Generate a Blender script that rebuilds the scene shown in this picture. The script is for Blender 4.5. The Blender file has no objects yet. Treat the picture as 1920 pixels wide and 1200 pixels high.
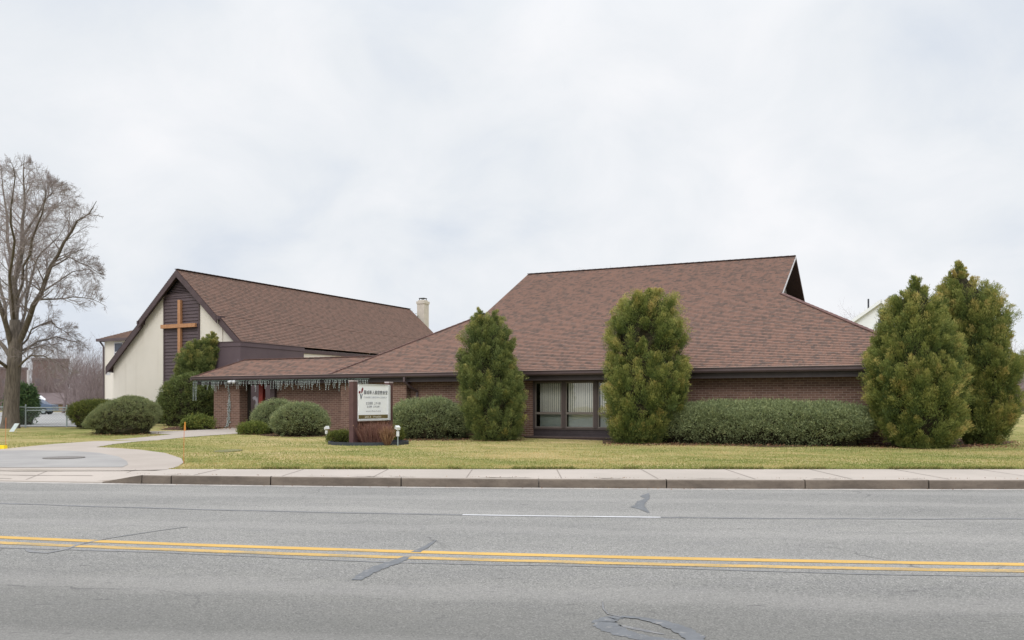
import bpy, bmesh, math, random
import numpy as np
from mathutils import Vector, Matrix
from mathutils.geometry import tessellate_polygon

random.seed(7)
RNG = np.random.default_rng(11)
R = math.radians
scene = bpy.context.scene
col = scene.collection

# ------------------------------------------------------------------ survey
F, HY, EYE = 1650.0, 757.0, 1.6          # focal length and horizon in photo pixels, eye height

def at(px, py, Y):
    return Vector(((px - 960) / F * Y, Y, EYE + (HY - py) / F * Y))

def yc(x):                                # kerb face, plan curve
    if x < -11: return 18.161 - .178 * (x + 11)
    if x > 11: return 16.519 + .0286 * (x - 11)
    return 16.772 - .0747 * x + .00469 * x * x

def sb(x):                                # back of the pavement
    return 19.15 if x > -11 else 19.15 - .178 * (x + 11)

TP = [(-1e4, .17), (19, .17), (30, .18), (34, .18), (43, .46), (50, .50), (80, .60), (1e5, .60)]
def T(y):
    for (a, za), (b, zb) in zip(TP, TP[1:]):
        if y <= b: return za + (zb - za) * (y - a) / (b - a)
    return .6

def gp(px, py):                           # ground point seen at a pixel
    Y = 30.0
    for _ in range(60):
        Y = .5 * Y + .5 * min(400, (EYE - T(Y)) * F / max(py - HY, 1))
    return Vector(((px - 960) / F * Y, Y, T(Y)))

# ------------------------------------------------------------------ helpers
def tag(o, label=None, cat=None, group=None, kind=None):
    if label: o['label'] = label
    if cat: o['category'] = cat
    if group: o['group'] = group
    if kind: o['kind'] = kind
    return o

def empty(name, loc, rz=0, label=None, cat=None, group=None):
    o = bpy.data.objects.new(name, None)
    o.empty_display_size = .3
    col.objects.link(o)
    o.location = loc
    o.rotation_euler = (0, 0, rz)
    return tag(o, label, cat, group)

class MB:
    def __init__(s):
        s.v, s.f, s.uv, s.m = [], [], [], []
    def face(s, pts, uv=None, m=0):
        i = len(s.v)
        s.v += [tuple(p) for p in pts]
        s.f.append(tuple(range(i, i + len(pts))))
        if uv is None:
            a, b, c = Vector(pts[0]), Vector(pts[1]), Vector(pts[2])
            n = (b - a).cross(c - a)
            k = max(range(3), key=lambda q: abs(n[q]))
            uv = [((p[1], p[2]), (p[0], p[2]), (p[0], p[1]))[k] for p in pts]
        s.uv.append(uv); s.m.append(m)
        return s
    def box(s, x0, x1, y0, y1, z0, z1, m=0):
        if x0 > x1: x0, x1 = x1, x0
        if y0 > y1: y0, y1 = y1, y0
        A, B, C, D = (x0, y0, z0), (x1, y0, z0), (x1, y1, z0), (x0, y1, z0)
        a, b, c, d = (x0, y0, z1), (x1, y0, z1), (x1, y1, z1), (x0, y1, z1)
        for q in ((A, B, b, a), (B, C, c, b), (C, D, d, c), (D, A, a, d), (a, b, c, d), (D, C, B, A)):
            s.face(q, m=m)
        return s
    def prism(s, pts, d, m=0):            # polygon (CCW seen against d) extruded by vector d
        d = Vector(d)
        P = [Vector(p) for p in pts]; Q = [p + d for p in P]
        s.face(P, m=m); s.face(Q[::-1], m=m)
        n = len(P)
        for i in range(n):
            j = (i + 1) % n
            s.face([P[j], P[i], Q[i], Q[j]], m=m)
        return s
    def bar(s, a, b, w, h, m=0, up=(0, 0, 1)):
        a, b = Vector(a), Vector(b)
        d = (b - a).normalized()
        x = d.cross(Vector(up)).normalized() * (w / 2)
        z = x.cross(d).normalized() * (h / 2)
        pa = [a - x - z, a + x - z, a + x + z, a - x + z]
        pb = [p + (b - a) for p in pa]
        s.face(pa, m=m); s.face(pb[::-1], m=m)
        for i in range(4):
            j = (i + 1) % 4
            s.face([pa[j], pa[i], pb[i], pb[j]], m=m)
        return s
    def tube(s, pts, rad, n=6, m=0, cap=True):
        pts = [Vector(p) for p in pts]
        if not hasattr(rad, '__len__'): rad = [rad] * len(pts)
        base = len(s.v); rings = []
        ref = Vector((.13, .31, .94)) if abs((pts[-1] - pts[0]).normalized().z) < .9 else Vector((1, .1, 0))
        for i, p in enumerate(pts):
            d = pts[min(i + 1, len(pts) - 1)] - pts[max(i - 1, 0)]
            d = d.normalized() if d.length > 1e-9 else Vector((0, 0, 1))
            x = d.cross(ref)
            x = x.normalized() if x.length > 1e-6 else Vector((1, 0, 0))
            y = d.cross(x)
            for k in range(n):
                a = 2 * math.pi * k / n
                s.v.append(tuple(p + (x * math.cos(a) + y * math.sin(a)) * rad[i]))
        for i in range(len(pts) - 1):
            for k in range(n):
                j = (k + 1) % n
                q = (base + i * n + k, base + i * n + j, base + (i + 1) * n + j, base + (i + 1) * n + k)
                s.f.append(q[::-1]); s.m.append(m)
                u0, u1 = k / n, (k + 1) / n
                s.uv.append([(u0, i), (u1, i), (u1, i + 1), (u0, i + 1)])
        if cap:
            s.f.append(tuple(base + k for k in range(n))); s.m.append(m); s.uv.append([(0, 0)] * n)
            e = base + (len(pts) - 1) * n
            s.f.append(tuple(e + k for k in range(n))[::-1]); s.m.append(m); s.uv.append([(0, 0)] * n)
        return s
    def build(s, name, mats, parent=None, smooth=False, bevel=0):
        me = bpy.data.meshes.new(name)
        me.from_pydata(s.v, [], s.f)
        ul = me.uv_layers.new(name='UVMap')
        flat = [c for f in s.uv for p in f for c in p]
        ul.data.foreach_set('uv', flat)
        for x in (mats if isinstance(mats, (list, tuple)) else [mats]): me.materials.append(x)
        me.polygons.foreach_set('material_index', s.m)
        if smooth: me.polygons.foreach_set('use_smooth', [True] * len(s.f))
        me.update()
        o = bpy.data.objects.new(name, me)
        col.objects.link(o)
        if parent: o.parent = parent
        if bevel:
            b = o.modifiers.new('bevel', 'BEVEL'); b.width = bevel; b.segments = 2; b.limit_method = 'ANGLE'
        return o

def np_mesh(name, V, Fc, mat, parent=None, tint=None, smooth=False):
    """V (n,3), Fc (m,k) arrays"""
    me = bpy.data.meshes.new(name)
    k = Fc.shape[1]
    me.vertices.add(len(V)); me.vertices.foreach_set('co', V.astype(np.float32).ravel())
    me.loops.add(Fc.size); me.loops.foreach_set('vertex_index', Fc.astype(np.int32).ravel())
    me.polygons.add(len(Fc))
    me.polygons.foreach_set('loop_start', np.arange(0, Fc.size, k, dtype=np.int32))
    me.polygons.foreach_set('loop_total', np.full(len(Fc), k, dtype=np.int32))
    if smooth: me.polygons.foreach_set('use_smooth', np.ones(len(Fc), dtype=bool))
    if tint is not None:
        a = me.attributes.new('tint', 'FLOAT', 'POINT'); a.data.foreach_set('value', tint.astype(np.float32))
    me.materials.append(mat)
    me.update(calc_edges=True); me.validate()
    o = bpy.data.objects.new(name, me); col.objects.link(o)
    if parent: o.parent = parent
    return o

def sheet(name, poly, mat, off=.008, step=1.0, zf=None, kind='structure', label=None):
    """polygon (x,y) laid on the terrain as a sheet"""
    zf = zf or (lambda x, y: T(y))
    bm = bmesh.new()
    vs = [bm.verts.new((x, y, 0)) for x, y in poly]
    for t in tessellate_polygon([[Vector((x, y, 0)) for x, y in poly]]):
        try: bm.faces.new([vs[i] for i in t])
        except ValueError: pass
    xs = [p[0] for p in poly]; ys = [p[1] for p in poly]
    def cut(co, no):
        bmesh.ops.bisect_plane(bm, geom=bm.verts[:] + bm.edges[:] + bm.faces[:], plane_co=co, plane_no=no, dist=1e-5)
    x = math.ceil(min(xs) / step) * step
    while x < max(xs): cut((x, 0, 0), (1, 0, 0)); x += step
    y = math.ceil(min(ys) / step) * step
    while y < max(ys): cut((0, y, 0), (0, 1, 0)); y += step
    for yy, _ in TP:
        if min(ys) < yy < max(ys): cut((0, yy, 0), (0, 1, 0))
    for v in bm.verts: v.co.z = zf(v.co.x, v.co.y) + off
    bmesh.ops.recalc_face_normals(bm, faces=bm.faces[:])
    if bm.faces and sum(f.normal.z for f in bm.faces) < 0: bmesh.ops.reverse_faces(bm, faces=bm.faces[:])
    me = bpy.data.meshes.new(name); bm.to_mesh(me); bm.free()
    me.materials.append(mat)
    o = bpy.data.objects.new(name, me); col.objects.link(o)
    if kind: o['kind'] = kind
    if label: o['label'] = label
    return o

# ------------------------------------------------------------------ materials
def lin(c):
    return tuple(((x / 255) / 12.92 if x / 255 <= .04045 else ((x / 255 + .055) / 1.055) ** 2.4) for x in c) + (1,)

class NT:
    def __init__(s, name):
        s.mat = bpy.data.materials.new(name); s.mat.use_nodes = True
        s.t = s.mat.node_tree; s.t.nodes.clear()
        s.out = s.n('ShaderNodeOutputMaterial')
    def n(s, kind, **kw):
        x = s.t.nodes.new(kind)
        for k, v in kw.items(): setattr(x, k, v)
        return x
    def l(s, a, b): s.t.links.new(a, b)
    def put(s, sock, val):
        if isinstance(val, bpy.types.NodeSocket): s.l(val, sock)
        else: sock.default_value = val
    def math(s, op, a, b=0, c=None):
        x = s.n('ShaderNodeMath', operation=op)
        s.put(x.inputs[0], a); s.put(x.inputs[1], b)
        if c is not None: s.put(x.inputs[2], c)
        return x.outputs[0]
    def mix(s, f, a, b, blend='MIX'):
        x = s.n('ShaderNodeMix', data_type='RGBA', blend_type=blend)
        s.put(x.inputs[0], f); s.put(x.inputs[6], a); s.put(x.inputs[7], b)
        return x.outputs[2]
    def noise(s, vec, scale, detail=4, rough=.55, dist=0):
        x = s.n('ShaderNodeTexNoise')
        s.l(vec, x.inputs['Vector']); x.inputs['Scale'].default_value = scale
        x.inputs['Detail'].default_value = detail; x.inputs['Roughness'].default_value = rough
        x.inputs['Distortion'].default_value = dist
        return x.outputs['Fac']
    def ramp(s, f, stops, interp='LINEAR'):
        x = s.n('ShaderNodeValToRGB'); r = x.color_ramp; r.interpolation = interp
        while len(r.elements) < len(stops): r.elements.new(.5)
        for e, (p, c) in zip(r.elements, stops):
            e.position = p; e.color = c if len(c) == 4 else tuple(c) + (1,)
        s.put(x.inputs[0], f)
        return x.outputs[0]
    def sstep(s, f, lo, hi, a=0, b=1):
        x = s.n('ShaderNodeMapRange', interpolation_type='SMOOTHSTEP')
        s.put(x.inputs[0], f); x.inputs[1].default_value = lo; x.inputs[2].default_value = hi
        x.inputs[3].default_value = a; x.inputs[4].default_value = b
        return x.outputs[0]
    def pos(s): return s.n('ShaderNodeNewGeometry').outputs['Position']
    def obj(s): return s.n('ShaderNodeTexCoord').outputs['Object']
    def uv(s): return s.n('ShaderNodeTexCoord').outputs['UV']
    def scale(s, vec, sx, sy, sz):
        x = s.n('ShaderNodeMapping'); s.l(vec, x.inputs[0]); x.inputs['Scale'].default_value = (sx, sy, sz)
        return x.outputs[0]
    def bump(s, h, strength=.3, dist=.01):
        x = s.n('ShaderNodeBump'); x.inputs['Strength'].default_value = strength
        x.inputs['Distance'].default_value = dist; s.l(h, x.inputs['Height'])
        return x.outputs[0]
    def finish(s, color, rough=.8, spec=.3, normal=None, metal=0, trans=0):
        p = s.n('ShaderNodeBsdfPrincipled')
        s.put(p.inputs['Base Color'], color); s.put(p.inputs['Roughness'], rough)
        p.inputs['Specular IOR Level'].default_value = spec
        p.inputs['Metallic'].default_value = metal
        if normal: s.l(normal, p.inputs['Normal'])
        res = p.outputs[0]
        if trans:
            t = s.n('ShaderNodeBsdfTranslucent'); s.put(t.inputs[0], color)
            m = s.n('ShaderNodeMixShader'); m.inputs[0].default_value = trans
            s.l(res, m.inputs[1]); s.l(t.outputs[0], m.inputs[2]); res = m.outputs[0]
        s.l(res, s.out.inputs[0])
        return s.mat

M = {}
def plain(name, c, rough=.7, spec=.3, var=.12, scale=6, metal=0):
    n = NT(name); c = lin(c)
    f = n.noise(n.obj(), scale, 5, .6)
    d = tuple(x * (1 - var) for x in c[:3]) + (1,); e = tuple(min(1, x * (1 + var)) for x in c[:3]) + (1,)
    M[name] = n.finish(n.mix(n.sstep(f, .3, .7), d, e), rough, spec, metal=metal)
    return M[name]

# weathered brown paint
plain('brown_trim', (84, 70, 72), .55, .35, .12, 3)
plain('dark_fascia', (66, 58, 60), .5, .35, .1, 3)
plain('soffit_brown', (58, 50, 48), .8)
plain('gutter_brown', (88, 74, 76), .4, .45, .08, 2)
plain('sign_post_brown', (92, 68, 66), .6, .3, .12, 5)
plain('maroon_paint', (104, 58, 58), .55, .3, .1, 5)
plain('cap_metal', (176, 164, 164), .45, .5, .08)
plain('white_panel', (250, 252, 255), .35, .4, .03, 2)
plain('white_metal', (206, 208, 208), .4, .4, .05)
plain('olive_band', (110, 98, 62), .6)
plain('pale_letters', (226, 220, 202), .6)
plain('grey_letters', (112, 114, 122), .7)
plain('dark_letters', (62, 64, 76), .7)
plain('light_grey_letters', (166, 170, 178), .7)
plain('emblem_red', (120, 26, 40), .6)
plain('emblem_slate', (58, 72, 84), .6)
plain('white_trim', (206, 204, 206), .55, .3, .05)
plain('window_frame_brown', (78, 68, 66), .5, .35, .08)
plain('window_alu', (112, 104, 98), .45, .4, .08)
plain('blind_beige', (246, 243, 234), .8, .2, .04)
plain('spandrel_grey', (164, 172, 166), .6, .3, .06)
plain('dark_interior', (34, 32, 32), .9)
plain('red_paint', (124, 44, 36), .5, .4, .1)
plain('dark_door', (36, 30, 28), .9, .08)  # door colour darkened to carry the shade inside the porch
plain('black_edging', (58, 62, 68), .6, .3)
plain('wire_green', (128, 142, 134), .6)
plain('bulb_white', (176, 182, 178), .3, .5, .03)
plain('galvanised', (150, 160, 162), .4, .5, .08, metal=.3)
plain('orange_rod', (206, 120, 70), .6)
plain('wood_stake', (206, 142, 62), .8)
plain('yellow_block', (238, 206, 36), .6)
plain('white_board', (214, 224, 230), .5)
plain('iron_cover', (116, 111, 107), .6, .3, .2, 30)
plain('lawn_cover', (116, 114, 80), .85, .2, .2, 14)
plain('chimney_cream', (198, 190, 178), .85, .2, .06, 3)
plain('dark_metal', (60, 62, 66), .5, .4)
plain('far_brick', (112, 90, 84), .9, .2, .15, .6)
plain('far_roof', (112, 100, 100), .9, .2, .1, .8)
plain('far_white', (226, 228, 230), .8, .2, .03)
plain('far_glass', (70, 76, 90), .3, .5)
plain('far_tan', (150, 128, 114), .9, .2, .1, .6)
plain('pole_grey', (180, 174, 172), .8)
plain('car_paint', (84, 100, 122), .25, .6, .05)
plain('tyre_black', (30, 30, 32), .9)
plain('mulch', (84, 64, 54), .95, .1, .35, 25)  # mulch brown, darkened to deepen the contact shade beneath the shrubs
plain('lichen_grey', (150, 140, 132), .9)

def glass():
    n = NT('window_glass')
    fr = n.n('ShaderNodeFresnel'); fr.inputs['IOR'].default_value = 1.5
    f = n.math('ADD', n.math('MULTIPLY', fr.outputs[0], 1.4), .06)
    t = n.n('ShaderNodeBsdfTransparent'); t.inputs[0].default_value = (.95, .97, .96, 1)
    g = n.n('ShaderNodeBsdfGlossy'); g.inputs['Roughness'].default_value = .02
    b = n.bump(n.noise(n.obj(), .9, 2), .08, .05); n.l(b, g.inputs['Normal'])
    m = n.n('ShaderNodeMixShader'); n.l(f, m.inputs[0]); n.l(t.outputs[0], m.inputs[1]); n.l(g.outputs[0], m.inputs[2])
    n.l(m.outputs[0], n.out.inputs[0]); M['glass'] = n.mat
glass()

def cedar():
    n = NT('cedar_wood'); o = n.obj()
    g = n.noise(n.scale(o, 9, 9, .7), 3, 5, .6)
    M['cedar'] = n.finish(n.ramp(g, [(.3, lin((168, 120, 86))), (.7, lin((194, 146, 108)))]), .65, .3)
cedar()

def stucco():
    n = NT('cream_stucco'); o = n.obj()
    big = n.noise(o, .35, 4, .6); fine = n.noise(o, 60, 3, .7)
    streak = n.noise(n.scale(o, 1.6, 1.6, .12), 1.2, 4, .6)
    c = n.mix(n.sstep(big, .3, .7), lin((223, 216, 204)), lin((230, 223, 212)))
    c = n.mix(n.sstep(streak, .52, .8, 0, .35), c, lin((196, 188, 174)))
    M['stucco'] = n.finish(c, .9, .2, n.bump(fine, .25, .004))
stucco()

def siding(name, c1, c2, pitch):
    n = NT(name); o = n.obj()
    f = n.noise(n.scale(o, .6, .6, 4), 1.5, 4)
    M[name] = n.finish(n.mix(n.sstep(f, .3, .7), lin(c1), lin(c2)), .6, .3)
siding('brown_siding', (88, 76, 80), (98, 85, 88), .2)
siding('white_siding', (226, 229, 232), (232, 234, 236), .2)

def peeling():
    n = NT('peeling_brown'); o = n.obj()
    f = n.noise(n.scale(o, 1, 1, .55), 1.5, 5, .6, .8)
    p = n.sstep(f, .655, .69)
    big = n.noise(o, .5, 3)
    c = n.mix(n.sstep(big, .3, .7), lin((92, 79, 84)), lin((102, 88, 92)))
    M['peeling'] = n.finish(n.mix(p, c, lin((168, 162, 172))), .6, .3)
peeling()

def brick(name, c1, c2, mortar, bw=.26, bh=.085):
    n = NT(name); uv = n.uv()
    b = n.n('ShaderNodeTexBrick'); n.l(uv, b.inputs['Vector'])
    b.inputs['Scale'].default_value = 1; b.inputs['Brick Width'].default_value = bw
    b.inputs['Row Height'].default_value = bh; b.inputs['Mortar Size'].default_value = .007
    b.inputs['Mortar Smooth'].default_value = .2; b.inputs['Bias'].default_value = 0
    b.inputs['Color1'].default_value = lin(c1); b.inputs['Color2'].default_value = lin(c2)
    b.inputs['Mortar'].default_value = lin(mortar)
    big = n.noise(n.obj(), .5, 4, .6)
    c = n.mix(n.sstep(big, .35, .75, 0, .28), b.outputs['Color'], lin((92, 72, 64)))
    fine = n.noise(uv, 45, 3)
    h = n.math('ADD', n.math('MULTIPLY', b.outputs['Fac'], -1), n.math('MULTIPLY', fine, .3))
    M[name] = n.finish(c, .9, .2, n.bump(h, .6, .012))
brick('brick', (134, 105, 92), (112, 87, 77), (172, 152, 138))

def shingles(name, stops, grain):
    n = NT(name); uv = n.uv()
    s = n.n('ShaderNodeSeparateXYZ'); n.l(uv, s.inputs[0])
    row = n.math('FLOOR', n.math('ADD', n.math('DIVIDE', s.outputs[1], EXPO), .001))
    w1 = n.n('ShaderNodeTexWhiteNoise', noise_dimensions='1D'); n.l(row, w1.inputs['W'])
    def tabs(width, seed):
        t = n.math('FLOOR', n.math('DIVIDE', n.math('ADD', s.outputs[0], n.math('MULTIPLY', w1.outputs[0], 7.3 + seed)), width))
        cmb = n.n('ShaderNodeCombineXYZ'); n.l(t, cmb.inputs[0]); n.l(row, cmb.inputs[1]); cmb.inputs[2].default_value = seed
        w = n.n('ShaderNodeTexWhiteNoise', noise_dimensions='3D'); n.l(cmb.outputs[0], w.inputs['Vector'])
        return w.outputs[0]
    a, b, c3 = tabs(.23, 1.7), tabs(.14, 5.1), tabs(.09, 9.4)
    f = n.math('ADD', n.math('MULTIPLY', a, .4), n.math('ADD', n.math('MULTIPLY', b, .35), n.math('MULTIPLY', c3, .25)))
    patch = n.noise(n.scale(uv, .5, 1.2, 1), 1.1, 4, .65)
    f = n.math('ADD', f, n.math('MULTIPLY', n.math('SUBTRACT', patch, .5), .22))
    c = n.ramp(f, [(p, lin(q)) for p, q in stops])
    gr = n.noise(uv, 60, 2, .8)
    c = n.mix(n.sstep(gr, .3, .75, 0, .2), c, lin(grain))
    # each course has a weathered darker strip just under the butt above it
    fr = n.math('FRACT', n.math('ADD', n.math('DIVIDE', s.outputs[1], EXPO), .001))
    M[name] = n.finish(c, .95, .15, n.bump(gr, .3, .004))
EXPO = .15
shingles('shingles', [(.16, (95, 83, 78)), (.34, (110, 93, 85)), (.52, (128, 102, 91)), (.7, (137, 107, 94)), (.9, (118, 101, 94))], (150, 126, 116))
shingles('shingles_old', [(.14, (94, 80, 73)), (.34, (106, 87, 78)), (.52, (117, 94, 84)), (.7, (125, 99, 88)), (.9, (110, 93, 85))], (136, 115, 104))

def asphalt():
    n = NT('asphalt'); p = n.pos()
    sep = n.n('ShaderNodeSeparateXYZ'); n.l(p, sep.inputs[0])
    big = n.noise(n.scale(p, .22, .5, 1), 1, 5, .6)
    mid = n.noise(n.scale(p, .9, 2.2, 1), 1.6, 5, .65)
    g1 = n.noise(p, 55, 3, .7); g2 = n.noise(p, 130, 2, .6)
    v = n.n('ShaderNodeTexVoronoi'); n.l(p, v.inputs['Vector']); v.inputs['Scale'].default_value = 95
    c = n.mix(n.sstep(big, .3, .7), lin((128, 127, 123)), lin((144, 142, 137)))
    c = n.mix(n.sstep(mid, .4, .72, 0, .3), c, lin((121, 119, 120)))
    stone = n.sstep(n.n('ShaderNodeSeparateColor').outputs[0], .5, .9) if False else None
    sc = n.n('ShaderNodeSeparateColor'); n.l(v.outputs['Color'], sc.inputs[0])
    dist = n.n('ShaderNodeVectorMath', operation='LENGTH'); n.l(p, dist.inputs[0])
    c = n.mix(n.sstep(sc.outputs[0], .6, .95, 0, .5), c, lin((190, 186, 182)))
    c = n.mix(n.sstep(sc.outputs[1], .55, .95, 0, .6), c, lin((66, 66, 68)))
    c = n.mix(n.sstep(g1, .55, .75, 0, .45), c, lin((88, 87, 88)))
    # asphalt colour darkens towards the near side of the road, far lane stays paler
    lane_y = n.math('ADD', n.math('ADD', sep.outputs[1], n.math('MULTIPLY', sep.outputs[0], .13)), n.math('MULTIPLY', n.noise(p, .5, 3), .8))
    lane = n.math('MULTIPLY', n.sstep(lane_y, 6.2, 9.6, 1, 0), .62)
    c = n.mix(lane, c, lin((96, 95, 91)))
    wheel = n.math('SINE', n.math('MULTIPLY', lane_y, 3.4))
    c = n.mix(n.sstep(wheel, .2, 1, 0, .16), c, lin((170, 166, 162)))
    spots = n.sstep(n.noise(n.scale(p, 1.3, 3.6, 1), 2.6, 4, .6), .62, .72, 0, .5)
    c = n.mix(spots, c, lin((82, 80, 80)))
    vc = n.n('ShaderNodeTexVoronoi', feature='DISTANCE_TO_EDGE'); vc.inputs['Scale'].default_value = .32
    wob = n.n('ShaderNodeVectorMath', operation='MULTIPLY_ADD'); wob.inputs[1].default_value = (.7, .7, 0); n.l(p, wob.inputs[2])
    wn3 = n.n('ShaderNodeTexNoise'); n.l(p, wn3.inputs['Vector']); wn3.inputs['Scale'].default_value = 1.6; wn3.inputs['Detail'].default_value = 5
    n.l(wn3.outputs['Color'], wob.inputs[0]); n.l(wob.outputs[0], vc.inputs['Vector'])
    crk = n.math('MULTIPLY', n.sstep(vc.outputs['Distance'], .0, .006, 1, 0), n.sstep(n.noise(p, .35, 3), .52, .62))
    c = n.mix(n.math('MULTIPLY', crk, .55), c, lin((74, 73, 74)))
    h = n.math('ADD', g1, n.math('MULTIPLY', g2, .5))
    M['asphalt'] = n.finish(c, .88, .25, n.bump(h, .5, .006))
asphalt()

def driveway_mat():
    n = NT('drive_asphalt'); p = n.pos()
    big = n.noise(p, .8, 5, .6); g = n.noise(p, 60, 3, .7)
    c = n.mix(n.sstep(big, .3, .7), lin((148, 145, 143)), lin((160, 157, 154)))
    M['drive_asphalt'] = n.finish(c, .9, .2, n.bump(g, .4, .006))
driveway_mat()

def concrete(name, a, b, joint=0):
    n = NT(name); p = n.pos()
    big = n.noise(p, .45, 5, .6); fine = n.noise(p, 30, 4, .7); st = n.noise(n.scale(p, .5, 3, 1), 1.7, 5, .6)
    c = n.mix(n.sstep(big, .3, .7), lin(a), lin(b))
    c = n.mix(n.sstep(fine, .4, .8, 0, .25), c, lin(tuple(x * .86 for x in a)))
    c = n.mix(n.sstep(st, .6, .74, 0, .35), c, lin(tuple(x * .82 for x in a)))
    M[name] = n.finish(c, .9, .2, n.bump(fine, .3, .004))
concrete('pavement', (171, 162, 153), (182, 172, 163))
concrete('path_concrete', (166, 156, 147), (176, 166, 157))
concrete('parking_surface', (150, 149, 148), (160, 159, 157))

def kerbstone():
    n = NT('kerbstone'); p = n.pos()
    a = n.noise(n.scale(p, 1, 1, 2.5), 1.6, 5, .7); g = n.noise(p, 22, 4, .7)
    c = n.mix(n.sstep(a, .3, .7), lin((96, 87, 79)), lin((122, 111, 100)))
    c = n.mix(n.sstep(g, .5, .75, 0, .4), c, lin((90, 82, 77)))
    M['kerbstone'] = n.finish(c, .92, .2, n.bump(g, .5, .012))
kerbstone()

def paint(name, c, wear):
    n = NT(name); p = n.pos()
    a = n.noise(n.scale(p, .7, 5, 1), 2.2, 5, .65); b = n.noise(p, 40, 3, .7)
    f = n.sstep(n.math('ADD', n.math('MULTIPLY', a, .75), n.math('MULTIPLY', b, .35)), .62 - wear, .72 - wear, 0, .75)
    big = n.noise(p, .6, 3)
    base = n.mix(n.sstep(big, .3, .7), lin(c), lin(tuple(x * .94 for x in c)))
    M[name] = n.finish(n.mix(f, base, lin((132, 126, 112))), .75, .25, n.bump(b, .3, .004))
paint('yellow_paint', (208, 168, 92), .03)
paint('yellow_paint_worn', (202, 166, 98), .1)
paint('white_paint', (204, 204, 206), .04)

def tar(name, c, miss=.56):
    n = NT(name); p = n.pos()
    f = n.noise(p, 6, 4, .6); g = n.noise(p, 50, 3); m = n.noise(p, 11, 5, .7)
    base = n.mix(n.sstep(f, .3, .7), lin(c), lin(tuple(x * 1.12 for x in c)))
    M[name] = n.finish(n.mix(n.sstep(m, miss, miss + .08, 0, .8), base, lin((136, 134, 132))), .6, .35, n.bump(g, .25, .004))
tar('tar_seal', (97, 99, 102)); tar('tar_seam', (106, 106, 108), .52); tar('tar_faint', (116, 116, 117), .5)

def turf():
    n = NT('turf'); p = n.pos()
    big = n.noise(n.scale(p, .18, .4, 1), 1, 5, .6); mid = n.noise(n.scale(p, .6, 1.4, 1), 1.3, 5, .65)
    f = n.noise(p, 28, 4, .75); f2 = n.noise(p, 7, 4, .7)
    t = n.math('ADD', n.math('MULTIPLY', big, .5), n.math('MULTIPLY', mid, .5))
    c = n.ramp(t, [(.38, lin((118, 124, 70))), (.46, lin((142, 140, 86))), (.53, lin((168, 154, 106))), (.62, lin((188, 168, 126)))])
    c = n.mix(n.sstep(f, .4, .7, 0, .4), c, lin((110, 106, 62)))
    c = n.mix(n.sstep(f2, .55, .75, 0, .3), c, lin((174, 158, 112)))
    c = n.mix(n.math('MULTIPLY', n.sstep(n.noise(p, 1.15, 5, .7), .6, .7), .55), c, lin((128, 106, 78)))
    c = n.mix(n.math('MULTIPLY', n.sstep(n.noise(p, .8, 4, .6), .62, .7), .5), c, lin((98, 116, 58)))
    M['turf'] = n.finish(c, .95, .1, n.bump(f, .8, .03))
turf()

def tinted(name, stops, rough=.65, trans=.18, spec=.25):
    n = NT(name)
    a = n.n('ShaderNodeAttribute', attribute_name='tint')
    c = n.ramp(a.outputs['Fac'], [(p, lin(x)) for p, x in stops])
    M[name] = n.finish(c, rough, spec, trans=trans)
tinted('grass_blades', [(0, (116, 128, 66)), (.4, (148, 150, 86)), (.65, (180, 166, 110)), (1, (206, 184, 136))], .8, .2)
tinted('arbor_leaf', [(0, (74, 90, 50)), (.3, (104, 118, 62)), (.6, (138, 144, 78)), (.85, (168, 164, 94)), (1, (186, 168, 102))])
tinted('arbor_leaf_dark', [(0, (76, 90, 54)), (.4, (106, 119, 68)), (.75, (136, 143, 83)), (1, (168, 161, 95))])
tinted('juniper_leaf', [(0, (104, 116, 82)), (.4, (133, 143, 101)), (.75, (156, 164, 115)), (1, (182, 180, 128))])
tinted('juniper_leaf_grey', [(0, (102, 114, 80)), (.4, (130, 140, 99)), (.75, (154, 160, 112)), (1, (180, 176, 124))])
tinted('sheared_leaf', [(0, (102, 112, 76)), (.4, (126, 134, 92)), (.75, (148, 152, 104)), (1, (174, 168, 118))])
tinted('yew_leaf', [(0, (72, 83, 39)), (.4, (95, 104, 48)), (.75, (122, 125, 60)), (1, (153, 143, 81))])
tinted('dark_shrub_leaf', [(0, (62, 82, 57)), (.4, (79, 104, 67)), (.75, (104, 126, 77)), (1, (129, 144, 87))])
tinted('golden_leaf', [(0, (82, 96, 48)), (.5, (108, 120, 58)), (.85, (146, 146, 72)), (1, (180, 170, 84))])
tinted('red_twig', [(0, (104, 72, 62)), (.5, (132, 94, 82)), (1, (156, 122, 106))], .8, .05)
tinted('dry_leaf', [(0, (104, 72, 54)), (.5, (134, 98, 74)), (1, (168, 136, 104))], .85, .1)
tinted('bark_twig', [(0, (92, 80, 78)), (.5, (112, 98, 94)), (1, (138, 122, 116))], .9, 0)

def bark(name, a, b, sc=1):
    n = NT(name); o = n.pos()
    f = n.noise(n.scale(o, 9 * sc, 9 * sc, 1.6 * sc), 1.4, 6, .65)
    M[name] = n.finish(n.mix(n.sstep(f, .3, .7), lin(a), lin(b)), .92, .15, n.bump(f, .8, .04))
bark('bark', (84, 77, 70), (118, 109, 99)); bark('twig_bark', (128, 118, 116), (152, 142, 138))
bark('far_bark', (110, 98, 98), (134, 120, 118)); bark('shrub_wood', (78, 60, 48), (100, 78, 62), 2)

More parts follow.
